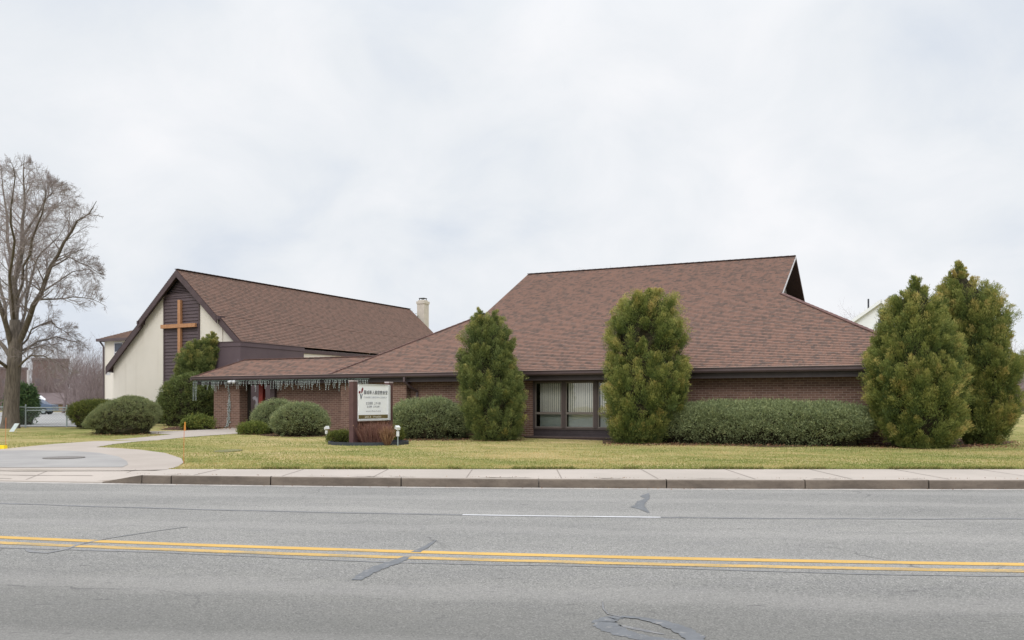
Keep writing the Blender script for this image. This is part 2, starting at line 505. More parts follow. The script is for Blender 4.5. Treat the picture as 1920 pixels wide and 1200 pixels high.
# ------------------------------------------------------------------ sky, sun, camera
SUN_EL, SUN_AZ = R(40), R(-14)            # sun behind the camera and to the left (azimuth from -Y)
w = bpy.data.worlds.new('World'); scene.world = w; w.use_nodes = True
wt = w.node_tree; wt.nodes.clear()
def wn(k, **kw):
    x = wt.nodes.new(k)
    for a, b in kw.items(): setattr(x, a, b)
    return x
sky = wn('ShaderNodeTexSky', sky_type='NISHITA'); sky.sun_disc = False
sky.sun_elevation = SUN_EL
sundir = Vector((math.sin(SUN_AZ) * math.cos(SUN_EL), -math.cos(SUN_AZ) * math.cos(SUN_EL), math.sin(SUN_EL)))
sky.sun_rotation = math.atan2(sundir.x, sundir.y)
bgs = wn('ShaderNodeBackground'); bgs.inputs[1].default_value = .06
wt.links.new(sky.outputs[0], bgs.inputs[0])
tc = wn('ShaderNodeTexCoord')
sp = wn('ShaderNodeSeparateXYZ'); wt.links.new(tc.outputs['Generated'], sp.inputs[0])
def wm(op, a, b=0.0):
    x = wn('ShaderNodeMath', operation=op)
    for i, q in enumerate((a, b)):
        if isinstance(q, bpy.types.NodeSocket): wt.links.new(q, x.inputs[i])
        else: x.inputs[i].default_value = q
    return x.outputs[0]
zz = wm('ADD', wm('MAXIMUM', sp.outputs[2], 0), .55)
cb = wn('ShaderNodeCombineXYZ')
wt.links.new(wm('DIVIDE', sp.outputs[0], zz), cb.inputs[0]); wt.links.new(wm('DIVIDE', sp.outputs[1], zz), cb.inputs[1])
def wnoise(scale, det, ro, w=0.0, dist=0.0):
    x = wn('ShaderNodeTexNoise', noise_dimensions='4D'); wt.links.new(cb.outputs[0], x.inputs['Vector'])
    x.inputs['W'].default_value = w
    x.inputs['Scale'].default_value = scale; x.inputs['Detail'].default_value = det
    x.inputs['Roughness'].default_value = ro; x.inputs['Distortion'].default_value = dist
    return x.outputs['Fac']
nz = wm('ADD', wm('MULTIPLY', wnoise(1.7, 3, .5, 2.3), .55), wm('MULTIPLY', wnoise(5.2, 6, .55, 7.1, .5), .45))
cr = wn('ShaderNodeValToRGB'); r_ = cr.color_ramp
r_.elements[0].position = .37; r_.elements[0].color = lin((221, 228, 238))
r_.elements[1].position = .62; r_.elements[1].color = lin((248, 249, 252))
e_ = r_.elements.new(.48); e_.color = lin((235, 239, 244))
wt.links.new(nz, cr.inputs[0])
# an overcast sky is brightest overhead
zg = wn('ShaderNodeMapRange', interpolation_type='SMOOTHSTEP'); wt.links.new(sp.outputs[2], zg.inputs[0])
zg.inputs[1].default_value = .36; zg.inputs[2].default_value = 1; zg.inputs[3].default_value = 1; zg.inputs[4].default_value = 2.3
bgc = wn('ShaderNodeBackground'); wt.links.new(cr.outputs[0], bgc.inputs[0]); wt.links.new(zg.outputs[0], bgc.inputs[1])
mx = wn('ShaderNodeMixShader'); mx.inputs[0].default_value = .99
wt.links.new(bgs.outputs[0], mx.inputs[1]); wt.links.new(bgc.outputs[0], mx.inputs[2])
wo = wn('ShaderNodeOutputWorld'); wt.links.new(mx.outputs[0], wo.inputs[0])

sl = bpy.data.lights.new('sun', 'SUN'); sl.energy = 1.35; sl.angle = R(30); sl.color = (1, .98, .955)
so = bpy.data.objects.new('sun', sl); col.objects.link(so)
so.rotation_euler = sundir.to_track_quat('Z', 'Y').to_euler(); so.location = sundir * 60

cam = bpy.data.cameras.new('camera'); cam.sensor_width = 36; cam.lens = F / 1920 * 36
cam.shift_y = (HY - 600) / 1920; cam.clip_end = 3000
co = bpy.data.objects.new('camera', cam); col.objects.link(co)
co.location = (0, 0, EYE); co.rotation_euler = (R(90), 0, 0)
scene.camera = co
scene.view_settings.view_transform = 'Standard'; scene.view_settings.look = 'None'
scene.view_settings.gamma = 1; scene.view_settings.exposure = 0

# ------------------------------------------------------------------ ground, road, pavement
xs = [-400, -250, -150, -90, -60, -45] + [-36 + 1.5 * i for i in range(49)] + [45, 60, 90, 150, 250, 400]
def strip_mesh(name, xs, rows, mat, kind='structure'):
    """rows: list of functions x -> (y, z)"""
    V = [(x,) + tuple(r(x)) for r in rows for x in xs]
    n = len(xs)
    Fc = [(j * n + i, j * n + i + 1, (j + 1) * n + i + 1, (j + 1) * n + i) for j in range(len(rows) - 1) for i in range(n - 1)]
    me = bpy.data.meshes.new(name); me.from_pydata(V, [], Fc); me.materials.append(mat); me.update()
    o = bpy.data.objects.new(name, me); col.objects.link(o); o['kind'] = kind
    return o
offs = [0, .5, 2, 5, 10.85, 14.85, 19, 23.85, 30.85, 42, 60.85, 100, 200, 400, 800]
def grow(k):
    def f(x):
        y = sb(x) - .15 + offs[k]
        return (y, T(y))
    return f
strip_mesh('lawn', xs, [grow(k) for k in range(len(offs))], M['turf'])
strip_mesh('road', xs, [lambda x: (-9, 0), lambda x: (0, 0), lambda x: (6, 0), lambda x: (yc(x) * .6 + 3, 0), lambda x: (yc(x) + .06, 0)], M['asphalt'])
strip_mesh('ground', [-900, -400, 0, 400, 900], [lambda x: (-500, -.25), lambda x: (-40, -.25), lambda x: (0, -.25), lambda x: (900, -.25)], M['turf'])
strip_mesh('near_verge', xs, [lambda x: (-400, .15), lambda x: (-60, .15), lambda x: (-9, .15), lambda x: (-9, -.1)], M['turf'])

def hc(x):                                # kerb height, dropped at the driveway
    a = min(1, max(0, (x + 8.25) / .8)); return .025 + .145 * a
xd = [-60, -45, -36] + [-30 + .5 * i for i in range(121)] + [36, 45, 60]
strip_mesh('pavement', xd, [lambda x: (yc(x) + .14, hc(x) - .3), lambda x: (yc(x) + .14, hc(x)), lambda x: (.5 * (yc(x) + .14 + sb(x)), .5 * hc(x) + .5 * .178),
                            lambda x: (sb(x), .178), lambda x: (sb(x), 0)], M['pavement'])
# scored joints across the pavement, thin dark grooves filled with dirt
def ribbon(mb, pts, wid, z, m=0, jit=0):
    P = [Vector((p[0], p[1])) for p in pts]
    if not hasattr(wid, '__len__'): wid = [wid] * len(P)
    Lf, Rt = [], []
    for i, p in enumerate(P):
        d = (P[min(i + 1, len(P) - 1)] - P[max(i - 1, 0)]).normalized()
        n = Vector((-d.y, d.x))
        ww = wid[i] * (1 + jit * (.6 * math.sin(i * .9 + p.x * 3) + .4 * math.sin(i * 2.1 + p.y * 5))) / 2
        Lf.append(p + n * ww); Rt.append(p - n * ww)
    for i in range(len(P) - 1):
        q = [Rt[i], Rt[i + 1], Lf[i + 1], Lf[i]]
        mb.face([(a.x, a.y, z(a.x, a.y) if callable(z) else z) for a in q], m=m)
def zpave(x, y):
    a, b = yc(x) + .14, sb(x)
    t = (y - a) / (b - a)
    return hc(x) + (.178 - hc(x)) * min(1, max(0, t)) + .004
mb = MB()
for k in range(-20, 21):
    x = k * 1.83 + .95
    ribbon(mb, [(x + .02 * s, yc(x) + .16 + s * (sb(x) - yc(x) - .18)) for s in (0, .33, .66, 1)], .022, zpave)
for f_, xa_, xb_ in ((.42, -30, -8.6), (.1, -30, -10.2)):
    ribbon(mb, [(x, yc(x) + .14 + f_ * (sb(x) - yc(x) - .14) + .012 * math.sin(x * 3.3)) for x in np.arange(xa_, xb_, .4)], .03, zpave, jit=.5)
pj = mb.build('pavement_joints', plain('joint_dirt', (140, 130, 122), .95)); pj['kind'] = 'structure'

mb = MB()                                 # kerbstones
stone = [-7.45 + .0]
x = -7.4; xx = [x]
for px in (320, 507, 752, 1010, 1250, 1510, 1742): xx.append((px - 960) / F * yc((px - 960) / F * 17))
while xx[-1] < 45: xx.append(xx[-1] + 2.45)
for a, b in zip(xx, xx[1:]):
    a += .012; b -= .012; dz = random.uniform(-.006, .006); dy = random.uniform(-.008, .008)
    N = 4
    for i in range(N):
        p, q = a + (b - a) * i / N, a + (b - a) * (i + 1) / N
        fl = lambda t: (t, yc(t) + dy)
        (x0, y0), (x1, y1) = fl(p), fl(q)
        z0, z1 = .172 + dz, .172 + dz
        mb.face([(x0, y0, -.1), (x1, y1, -.1), (x1, y1 + .012, z1 - .02), (x0, y0 + .012, z0 - .02)])
        mb.face([(x0, y0 + .012, z0 - .02), (x1, y1 + .012, z1 - .02), (x1, y1 + .035, z1), (x0, y0 + .035, z0)])
        mb.face([(x0, y0 + .035, z0), (x1, y1 + .035, z1), (x1, y1 + .15, z1), (x0, y0 + .15, z0)], m=1)
    for t, s in ((a, -1), (b, 1)):
        y = yc(t) + dy; z = .172 + dz
        pts = [(t, y, -.1), (t, y + .15, -.1), (t, y + .15, z), (t, y + .035, z), (t, y + .012, z - .02)]
        mb.face(pts if s < 0 else pts[::-1])
a, b = -8.25, -7.412                      # the sloping end stone
for i in range(4):
    p, q = a + (b - a) * i / 4, a + (b - a) * (i + 1) / 4
    mb.face([(p, yc(p), -.1), (q, yc(q), -.1), (q, yc(q) + .03, hc(q)), (p, yc(p) + .03, hc(p))])
    mb.face([(p, yc(p) + .03, hc(p)), (q, yc(q) + .03, hc(q)), (q, yc(q) + .15, hc(q)), (p, yc(p) + .15, hc(p))], m=1)
for i in range(40):                       # flush stones along the dropped part
    p, q = -8.25 - .9 * (i + 1), -8.25 - .9 * i
    mb.face([(p, yc(p), -.1), (q, yc(q), -.1), (q, yc(q) + .02, .025), (p, yc(p) + .02, .025)], m=1)
    mb.face([(p, yc(p) + .02, .025), (q, yc(q) + .02, .025), (q, yc(q) + .15, .027), (p, yc(p) + .15, .027)], m=1)
k_ = mb.build('kerb', [M['kerbstone'], M['pavement']]); k_['kind'] = 'structure'
mb = MB(); rr_ = random.Random(4); x = -7
while x < 16:
    ln_ = rr_.uniform(.3, 1.3); w_ = rr_.uniform(.02, .06)
    ribbon(mb, [(x + ln_ * t, yc(x + ln_ * t) + .19 + .02 * math.sin(9 * t + x)) for t in (0, .12, .25, .4, .55, .7, .85, 1)], [.004, w_ * .6, w_, w_ * .7, w_ * 1.1, w_ * .6, w_ * .8, .004], lambda a, b: zpave(a, b) + .004, jit=.4)
    x += ln_ + rr_.choice((.1, .4, 1.2, 2.4))
plain('kerb_dirt', (96, 84, 72), .95, .1, .3, 20)
mb.build('kerb_dirt', M['kerb_dirt'])['kind'] = 'structure'
# pale grit washed along the gutter
mb = MB(); ribbon(mb, [(x, yc(x) - .12) for x in np.arange(-36, 40, .4)], .22, .004, jit=.35)
n = NT('gutter_grit'); p_ = n.pos(); f_ = n.noise(p_, 5, 4, .6)
M['grit'] = n.finish(n.mix(n.sstep(f_, .3, .7), lin((164, 160, 156)), lin((184, 179, 173))), .95, .1)
mb.build('gutter_grit', M['grit'])['kind'] = 'structure'

def rd(px, py):                           # a point on the road surface
    Y = EYE * F / (py - HY); return ((px - 960) / F * Y, Y)
def yl(x): return 9.146 - .1516 * x + .00737 * x * x if -9 < x < 9 else (10.95 - .284 * (x + 8) if x < -9 else 8.405 - .034 * (x - 8))
def ln(x): return 12.561 - .1145 * x + .00924 * x * x if -10 < x < 8 else (14.63 - .299 * (x + 10) if x <= -10 else 12.236 + .03 * (x - 8))
def band(name, fn, xa, xb, wid, mat, z=.004, jit=0, step=.35):
    m_ = MB(); pts = [(x, fn(x)) for x in np.arange(xa, xb + 1e-6, step)]
    ribbon(m_, pts, wid, z, jit=jit)
    o = m_.build(name, mat); o['kind'] = 'structure'; return o
band('yellow_line', lambda x: yl(x) + .18, -30, 34, .165, M['yellow_paint'], jit=.05)
band('yellow_line', lambda x: yl(x) - .18, -30, 34, .15, M['yellow_paint_worn'], jit=.12)
band('road_seam', lambda x: ln(x) + .015 * math.sin(3.1 * x) + .01 * math.sin(8.3 * x + 1), -30, 34, .085, M['tar_seam'], jit=.5)
x0, x1 = rd(867, 966)[0], rd(1252, 971)[0]
band('white_lane_line', lambda x: ln(x) + .0, x0, x1, .1, M['white_paint'], z=.006, jit=.06)
for k in (-3, -2, -1, 1, 2, 3): band('white_lane_line', lambda x: ln(x), x0 + k * 12.2, x1 + k * 12.2, .1, M['white_paint'], z=.006, jit=.06)
band('road_seam', lambda x: yl(x) - .42 + .05 * math.sin(1.3 * x), -30, 34, .045, M['tar_faint'], jit=.6)

def tarline(pts, wid, mat='tar_seal', z=.005, jit=.18):
    P = [rd(*p) for p in pts]; Q, W = [], []
    if not hasattr(wid, '__len__'): wid = [wid] * len(P)
    for i in range(len(P) - 1):
        for k in range(10):
            t = k / 10
            Q.append((P[i][0] + (P[i + 1][0] - P[i][0]) * t, P[i][1] + (P[i + 1][1] - P[i][1]) * t)); W.append(wid[i] + (wid[i + 1] - wid[i]) * t)
    Q.append(P[-1]); W.append(wid[-1])
    m_ = MB(); ribbon(m_, Q, W, z, jit=jit)
    o = m_.build('crack_seal', M[mat]); o['kind'] = 'structure'
tarline([(1216, 925), (1209, 931), (1214, 935), (1203, 941), (1199, 947), (1196, 951), (1206, 955), (1217, 962)], [.03, .16, .07, .15, .14, .22, .12, .02])
tarline([(818, 1013), (800, 1025), (779, 1036)], [.02, .07, .1])
tarline([(764, 1044), (742, 1054), (712, 1064), (690, 1074), (668, 1088)], [.08, .14, .15, .13, .1])
tarline([(1168, 1158), (1146, 1159), (1133, 1166), (1140, 1176), (1166, 1187), (1208, 1197), (1262, 1204), (1330, 1212)], [.06, .12, .17, .19, .16, .13, .12, .1], z=.003)
tarline([(1165, 1157), (1200, 1160), (1240, 1168), (1275, 1180), (1300, 1195), (1310, 1215)], [.05, .06, .12, .15, .15, .1], z=.006)
tarline([(1160, 1172), (1185, 1178), (1215, 1184), (1245, 1190)], [.02, .06, .05, .02], 'tar_seam', z=.003)
tarline([(1130, 1130), (1131, 1142), (1140, 1152), (1165, 1158)], [.012, .014, .014, .02], 'tar_seam')
tarline([(50, 1030), (58, 1035), (90, 1037), (120, 1031), (150, 1021), (200, 1010), (240, 1004), (300, 995), (350, 988)], [.04, .07, .06, .06, .04, .04, .04, .03, .03], 'tar_faint')

# concrete driveway throat and the front walk, one slab
poly = [(-250, 881), (-150, 881), (-50, 881), (50, 881), (150, 881), (318, 880), (333, 876), (344, 868), (340, 860), (310, 850), (260, 843.5), (215, 840.5), (180, 839), (215, 833), (260, 828), (350, 820), (450, 813),
        (476, 811), (455, 801), (400, 805), (345, 808), (270, 809.5), (215, 810.5), (215, 813.3), (270, 813), (322, 815), (270, 820), (200, 826), (100, 833), (0, 843), (-120, 858), (-250, 872)]
pp = [gp(*p) for p in poly]
pp = [(p.x, p.y) for p in pp]
for i in range(6): pp[i] = (pp[i][0], sb(pp[i][0]) - .22)
sheet('path', pp, M['path_concrete'], .012, .5, lambda x, y: T(y) if y > sb(x) - .02 else min(T(y), zpave(x, y) - .006))
poly = [(-200, 852), (-60, 847), (40, 845), (130, 846), (185, 850), (222, 857), (238, 866), (240, 872), (230, 877), (150, 877.5), (-200, 878)]
sheet('driveway', [gp(*p).to_2d()[:] for p in poly], M['drive_asphalt'], .018)
sheet('parking_lot', [(-60, 43.6), (-20.5, 43.6), (-31.5, 68), (-48, 104), (-110, 104)], M['parking_surface'], .01, 2)
# mulch beds along the hall
sheet('mulch_bed', [gp(*p).to_2d()[:] for p in [(1130, 832), (1200, 834), (1330, 835), (1450, 839), (1560, 837), (1650, 839), (1760, 841), (1880, 834), (1905, 829), (1870, 824), (1640, 822), (1300, 820), (1130, 822)]], M['mulch'], .012, .7)
sheet('mulch_bed', [gp(*p).to_2d()[:] for p in [(300, 805.5), (345, 806.5), (400, 804), (446, 800.5), (446, 799), (390, 798), (330, 800)]], M['mulch'], .014, .7)
sheet('mulch_bed', [gp(*p).to_2d()[:] for p in [(455, 812), (500, 818), (560, 820), (640, 818), (640, 808), (560, 806), (470, 806)]], M['mulch'], .012, .7)
sheet('mulch_bed', [gp(*p).to_2d()[:] for p in [(715, 822), (760, 826), (860, 826), (880, 824), (880, 816), (740, 814)]], M['mulch'], .012, .7)

# ------------------------------------------------------------------ roofs
def slope(mb, origin, along, up, t0, t1, lb, rb, z_step=.022):
    """a shingled slope as overlapping courses. origin+along*s+up*t ; lb(t)..rb(t) give its edges"""
    o, a, u = Vector(origin), Vector(along), Vector(up)
    n = a.cross(u).normalized()
    if n.z < 0: n = -n
    k = int(math.floor(t0 / EXPO))
    while k * EXPO < t1 - 1e-4:
        p, q = max(t0, k * EXPO), min(t1, (k + 1) * EXPO)
        if q - p > 1e-3:
            l0, r0, l1, r1 = lb(p), rb(p), lb(q), rb(q)
            if r0 - l0 > .01 or r1 - l1 > .01:
                A = o + a * l0 + u * p + n * z_step; B = o + a * r0 + u * p + n * z_step
                C_ = o + a * r1 + u * q; D_ = o + a * l1 + u * q
                e = 1e-3
                mb.face([A, B, C_, D_], [(l0, p + e), (r0, p + e), (r1, q - e), (l1, q - e)])
                mb.face([o + a * l0 + u * p, o + a * r0 + u * p, B, A], [(l0, p + e), (r0, p + e), (r0, p + 2 * e), (l0, p + 2 * e)])
        k += 1

# ------------------------------------------------------------------ the hall (right) with its porch
SC = .93
TH = R(24.98)
Yc = 31 * SC
C0 = Vector(((1782 - 960) / F * Yc, Yc, 0))
u2 = Vector((math.cos(TH), -math.sin(TH))); v2 = Vector((math.sin(TH), math.cos(TH)))
def U(px, V):
    r = (px - 960) / F
    q = C0.to_2d() + v2 * V
    return (r * q.y - q.x) / (u2.x - r * u2.y)
def Yat(U_, V): return (C0.to_2d() + u2 * U_ + v2 * V).y
def Zat(py, U_, V): return EYE + (HY - py) / F * Yat(U_, V)

hall = empty('brick_hall', C0, -TH, 'long low brown brick hall with broad hip roof and a porch at left', 'building')
a1, a2, tp, b_, L = 6.733 * SC, 7.23 * SC, .505, 4.878 * SC, 26.799 * SC
a1l, a2l = 5.157 * SC, 6.547 * SC
ze = 1.6 + 1.40 * SC
D = 2 * (a2 + b_)
zr = ze + tp * (a2 + b_); zg_r = ze + tp * a2; zg_l = ze + tp * a2l
k = math.sqrt(1 + tp * tp)
mb = MB()
upv = (0, 1 / k, tp / k)
PU = U(362, 0); pr = 1.72               # porch corner and half depth
# front slope incl. the porch slope (same plane)
tE, tG, tGl, tR = 0, a2 * k, a2l * k, (a2 + b_) * k
def lbm(t):
    y = t / k
    if y <= a2l: return -L + a1l * y / a2l
    return -L + a1l
def rbm(t):
    y = t / k
    if y <= a2: return -a1 * y / a2
    return -a1
slope(mb, (0, 0, ze), (1, 0, 0), upv, 0, tR, lbm, rbm)
# porch front slope up to its ridge; its right end meets the hall's left hip
slope(mb, (0, 0, ze), (1, 0, 0), upv, 0, pr * k, lambda t: PU + t / k, lambda t: lbm(t) + .002)
# hall rear slope
slope(mb, (0, D, ze), (-1, 0, 0), (0, -1 / k, tp / k), 0, tR, lambda t: -rbm(t), lambda t: -lbm(t))
# hip ends
s_r = zg_r - ze; kr = math.sqrt(1 + (s_r / a1) ** 2)
slope(mb, (0, 0, ze), (0, 1, 0), (-1 / kr, 0, s_r / a1 / kr), 0, a1 * kr, lambda t: (t / kr) * a2 / a1, lambda t: D - (t / kr) * a2 / a1)
slope(mb, (0, 0, ze), (0, 1, 0), (-1 / kr, 0, s_r / a1 / kr), a1 * kr, (a1 + .8) * kr, lambda t: a2 + .08 + (t / kr - a1) * s_r / a1 / tp, lambda t: D - a2 - .08 - (t / kr - a1) * s_r / a1 / tp)
s_l = zg_l - ze; kl = math.sqrt(1 + (s_l / a1l) ** 2)
slope(mb, (-L, D, ze), (0, -1, 0), (1 / kl, 0, s_l / a1l / kl), 0, a1l * kl, lambda t: (t / kl) * a2l / a1l, lambda t: D - (t / kl) * a2l / a1l)
slope(mb, (-L, D, ze), (0, -1, 0), (1 / kl, 0, s_l / a1l / kl), a1l * kl, (a1l + .8) * kl, lambda t: a2l + .08 + (t / kl - a1l) * s_l / a1l / tp, lambda t: D - a2l - .08 - (t / kl - a1l) * s_l / a1l / tp)
# porch rear slope and its hipped left end
slope(mb, (0, 2 * pr, ze), (-1, 0, 0), (0, -1 / k, tp / k), 0, pr * k, lambda t: L - .5, lambda t: -PU - t / k)
slope(mb, (PU, 2 * pr, ze), (0, -1, 0), (1 / k, 0, tp / k), 0, pr * k, lambda t: t / k, lambda t: 2 * pr - t / k)
roof = mb.build('roof', M['shingles'], hall)
# caps along ridges and hips
plain('ridge_shingle', (112, 88, 84), .95, .15, .2, 5); plain('ridge_dark', (84, 72, 72), .9, .15, .15, 5)
mb = MB()
def cap(p, q, m=0, w=.24, seg=.3):
    p, q = Vector(p), Vector(q); n_ = max(1, int((q - p).length / seg))
    for i in range(n_):
        A, B = p + (q - p) * i / n_, p + (q - p) * (i + 1) / n_
        mb.bar(A + Vector((0, 0, .022)), B + Vector((0, 0, .012)), w, .03, m)
cap((-a1, a2 + b_, zr), (-L + a1l, a2 + b_, zr), 1, .26)
cap((0, 0, ze), (-a1, a2, zg_r)); cap((-L, 0, ze), (-L + a1l, a2l, zg_l), seg=.3)
cap((0, D, ze), (-a1, D - a2, zg_r)); cap((-L, D, ze), (-L + a1l, D - a2l, zg_l))
cap((PU, 0, ze), (PU + pr, pr, ze + tp * pr), w=.2)
cap((PU + pr, pr, ze + tp * pr), (-L + pr * a1l / a2l, pr, ze + tp * pr), w=.2)
mb.build('ridge_cap', [M['ridge_shingle'], M['ridge_dark']], roof)
# gable ends high in the roof (recessed wall, underside, pale edge boards)
n = NT('gable_lattice'); c_ = n.n('ShaderNodeTexChecker'); n.l(n.scale(n.uv(), 1, 1, 1), c_.inputs['Vector']); c_.inputs['Scale'].default_value = 9
c_.inputs['Color1'].default_value = lin((168, 168, 172)); c_.inputs['Color2'].default_value = lin((132, 132, 138))
M['gable_lattice'] = n.finish(c_.outputs[0], .8)
for sgn, ue, aa, zg in ((1, -a1, a2, zg_r), (-1, -L + a1l, a2l, zg_l)):
    gw = ue - sgn * .75
    tri = [(gw, aa + .1, zg + .02), (gw, D - aa - .1, zg + .02), (gw, D / 2, zr - .12)]
    mw = MB(); mw.face(tri if sgn > 0 else tri[::-1]); mw.build('gable_wall', M['gable_lattice'], hall)
    for (y0, s) in ((aa, 1), (D - aa, -1)):
        q = [(ue - sgn * .02, y0, zg - .13), (ue - sgn * .02, D / 2, zr - .13), (gw - sgn * .1, D / 2, zr - .13), (gw - sgn * .1, y0, zg - .13)]
        gs = MB(); gs.face(q); gs.build('gable_soffit', M['soffit_brown'], roof)
        mt = MB(); mt.bar((ue, y0, zg - .07), (ue, D / 2, zr - .07), .03, .1, m=0 if s > 0 else 1); mt.build('rake_trim', [M['white_trim'], M['brown_trim']], roof)

# gutters, fascia and soffit round the eaves
gh, gd = .16, .12
mb = MB()
def gut(mb, x0, x1, y, z):
    # a K profile run along x in front of y
    prof = [(0, 0), (-gd * .65, 0), (-gd, .06), (-gd, gh - .03), (-gd - .015, gh - .02), (-gd - .015, gh), (-gd + .012, gh), (-gd + .012, gh - .02), (-gd + .02, .05), (0, .03)]
    n_ = len(prof)
    for i in range(n_ - 1):
        (ya, za), (yb, zb) = prof[i], prof[i + 1]
        mb.face([(x1, y + ya, z + za), (x0, y + ya, z + za), (x0, y + yb, z + zb), (x1, y + yb, z + zb)])
gut(mb, PU - .05, .1, .05, ze - gh - .01)
mb.box(.05, .16, -.07, D + .1, ze - gh - .01, ze - .015)
mb.box(PU - .12, PU - .01, -.07, 2 * pr, ze - gh - .01, ze - .015)
gutter = mb.build('gutter', M['gutter_brown'], hall)
mb = MB(); mb.box(PU - .02, .02, -.115, .0, ze + .004, ze + .022); mb.build('gutter_highlight', plain('gutter_highlight_pale', (150, 132, 128), .45, .5, .06), hall)  # pale strip added on the roof edge; its colour paints the gutter-top highlight
mb = MB()
mb.box(PU + .04, -.02, .17, .21, ze - .37, ze - .03)
mb.box(-.06, -.02, .21, D - .2, ze - .37, ze - gh - .03)
mb.box(PU + .04, PU + .08, .21, 2 * pr - .2, ze - .37, ze - gh - .03)
mb.build('fascia', M['dark_fascia'], hall)
mb = MB()
mb.box(PU + .1, -.07, .05, D - .25, ze - .345, ze - .325) if False else None
mb.box(-L, -.07, .215, D - .25, ze - .345, ze - .325)
mb.box(PU + .09, -L - .003, .215, 2 * pr - .25, ze - .345, ze - .325)
mb.build('soffit', M['soffit_brown'], hall)

zs = ze - .346                          # underside of the soffit
zb = -.15
Vr, Vl, Vbump, Vpil = .75, .95, .38, .55
wl, wr = U(1000, Vr), U(1178, Vr)       # window wall
plin = Zat(803, wl, Vr)
walls = MB()
walls.box(wr, -.7, Vr, Vr + .25, zb, zs)
walls.box(-.95, -.7, Vr + .253, D - .7, zb, zs)
walls.box(-L + .6, -.953, D - .95, D - .7, zb, zs)
inner = U(766, Vl)
walls.box(inner + .003, wl - .0, Vr, Vr + .25, zb, zs)
bl, br = U(639, Vbump), U(762, Vbump)
walls.box(bl, br, Vbump, Vr + .9, zb, zs)
pl = U(518, Vl)
walls.box(pl, bl - .003, Vl, Vl + .25, zb, zs)
walls.box(-L + .6, -L + .85, 2 * pr - .2, D - .953, zb, zs)
hw = walls.build('brick_wall', M['brick'], hall)
# porch pillar, entry recess
px0, px1 = U(401, Vpil), U(449, Vpil)
mb = MB(); mb.box(px0, px1, Vpil, Vpil + .55, zb, zs)
mb.build('brick_pillar', M['brick'], hall)
mb = MB()
mb.box(px1 + .003, -L + .59, 2 * pr - .55, 2 * pr - .3, zb, zs); mb.box(px0 + .05, px0 + .25, Vpil + .553, 2 * pr - .553, zb, zs)
mb.build('entry_wall', M['soffit_brown'], hall)  # wall given the dark soffit brown; porch shade is put into its colour
dx0, dx1 = U(500, 2.4), U(517, 2.4)
mb = MB(); mb.box(px1 + .9, px1 + 1.8, 2 * pr - .6, 2 * pr - .553, .35, 2.5)
dr = mb.build('entry_door', M['dark_door'], hall, bevel=.01)
m2 = MB(); m2.box(px1 + 1.66, px1 + 1.72, 2 * pr - .66, 2 * pr - .603, 1.35, 1.47); m2.build('door_handle', M['dark_metal'], dr)
mb = MB(); rx = U(490, .85); mb.box(rx - .12, rx + .12, .8, 1.0, 0, zs)
mb.build('porch_post', M['red_paint'], hall, bevel=.01)
mb = MB(); rx = U(511, .8); mb.box(rx - .13, rx + .13, .78, .93, 0, zs)
mb.build('porch_post', M['brown_trim'], hall, bevel=.01)

# the window wall
wz0, wz1 = plin, zs - .02
mb = MB()
zled = Zat(819, wl, 0)
ph = (wz0 - .03 - zled) / 3
for i in range(3):
    mb.box(wl, wr, Vr + .02 + .0 , Vr + .2, zled + ph * i + .004, zled + ph * (i + 1) - .006)
mb.box(wl, wr, Vr + .05, Vr + .18, zled - .3, wz0 - .04)
mb.build('window_base', M['dark_fascia'], hall, bevel=.006)
mb = MB(); x0 = U(984, .1); mb.box(x0, U(1165, .1), .1, Vr - .01, zb, zled - .02); mb.box(x0 - .03, U(1165, .1) + .03, .06, Vr - .01, zled - .02, zled + .02)
mb.build('window_ledge', plain('ledge_brown', (82, 70, 68), .7), hall, bevel=.008)
zmid = Zat(774.5, wl, Vr)
win = MB()
edges = [wl, U(1057, Vr), U(1117, Vr), wr]
win.box(wl, wr, Vr - .02, Vr + .1, wz0 - .04, wz0 + .03); win.box(wl, wr, Vr - .02, Vr + .1, wz1 - .06, wz1 + .02)
for e in edges:
    win.box(max(wl, e - .075), min(wr, e + .075), Vr - .05, Vr + .12, wz0 + .033, wz1 - .063)
wf = win.build('window_frame', M['window_frame_brown'], hall)
panes = MB(); bl_ = MB(); sash = MB(); low = MB(); dark = MB()
for a, b in zip(edges, edges[1:]):
    a += .078; b -= .078
    if a == edges[0] + .078: a += .0
    sz = .045
    sash.box(a, a + sz, Vr, Vr + .06, wz0 + .035, wz1 - .065); sash.box(b - sz, b, Vr, Vr + .06, wz0 + .035, wz1 - .065)
    sash.box(a + sz, b - sz, Vr, Vr + .06, zmid - .045, zmid + .045)
    sash.box(a + sz, b - sz, Vr, Vr + .06, wz0 + .035, wz0 + .08); sash.box(a + sz, b - sz, Vr, Vr + .06, wz1 - .11, wz1 - .065)
    panes.face([(a + sz, Vr + .035, wz0 + .08), (b - sz, Vr + .035, wz0 + .08), (b - sz, Vr + .035, zmid - .045), (a + sz, Vr + .035, zmid - .045)])
    panes.face([(a + sz, Vr + .035, zmid + .045), (b - sz, Vr + .035, zmid + .045), (b - sz, Vr + .035, wz1 - .11), (a + sz, Vr + .035, wz1 - .11)])
    x = a + (.14 if a < wl + .2 else .05)
    low.box(x, b - .04, Vr + .2, Vr + .24, wz0 + .03, zmid + .01)
    while x + .1 < b:
        c, s = math.cos(.35 + random.uniform(-.12, .12)), .35
        bl_.face([(x, Vr + .17 + .035, zmid + .02), (x + .086, Vr + .17, zmid + .02), (x + .086, Vr + .17, wz1), (x, Vr + .17 + .035, wz1)])
        x += .088 + random.uniform(-.003, .006)
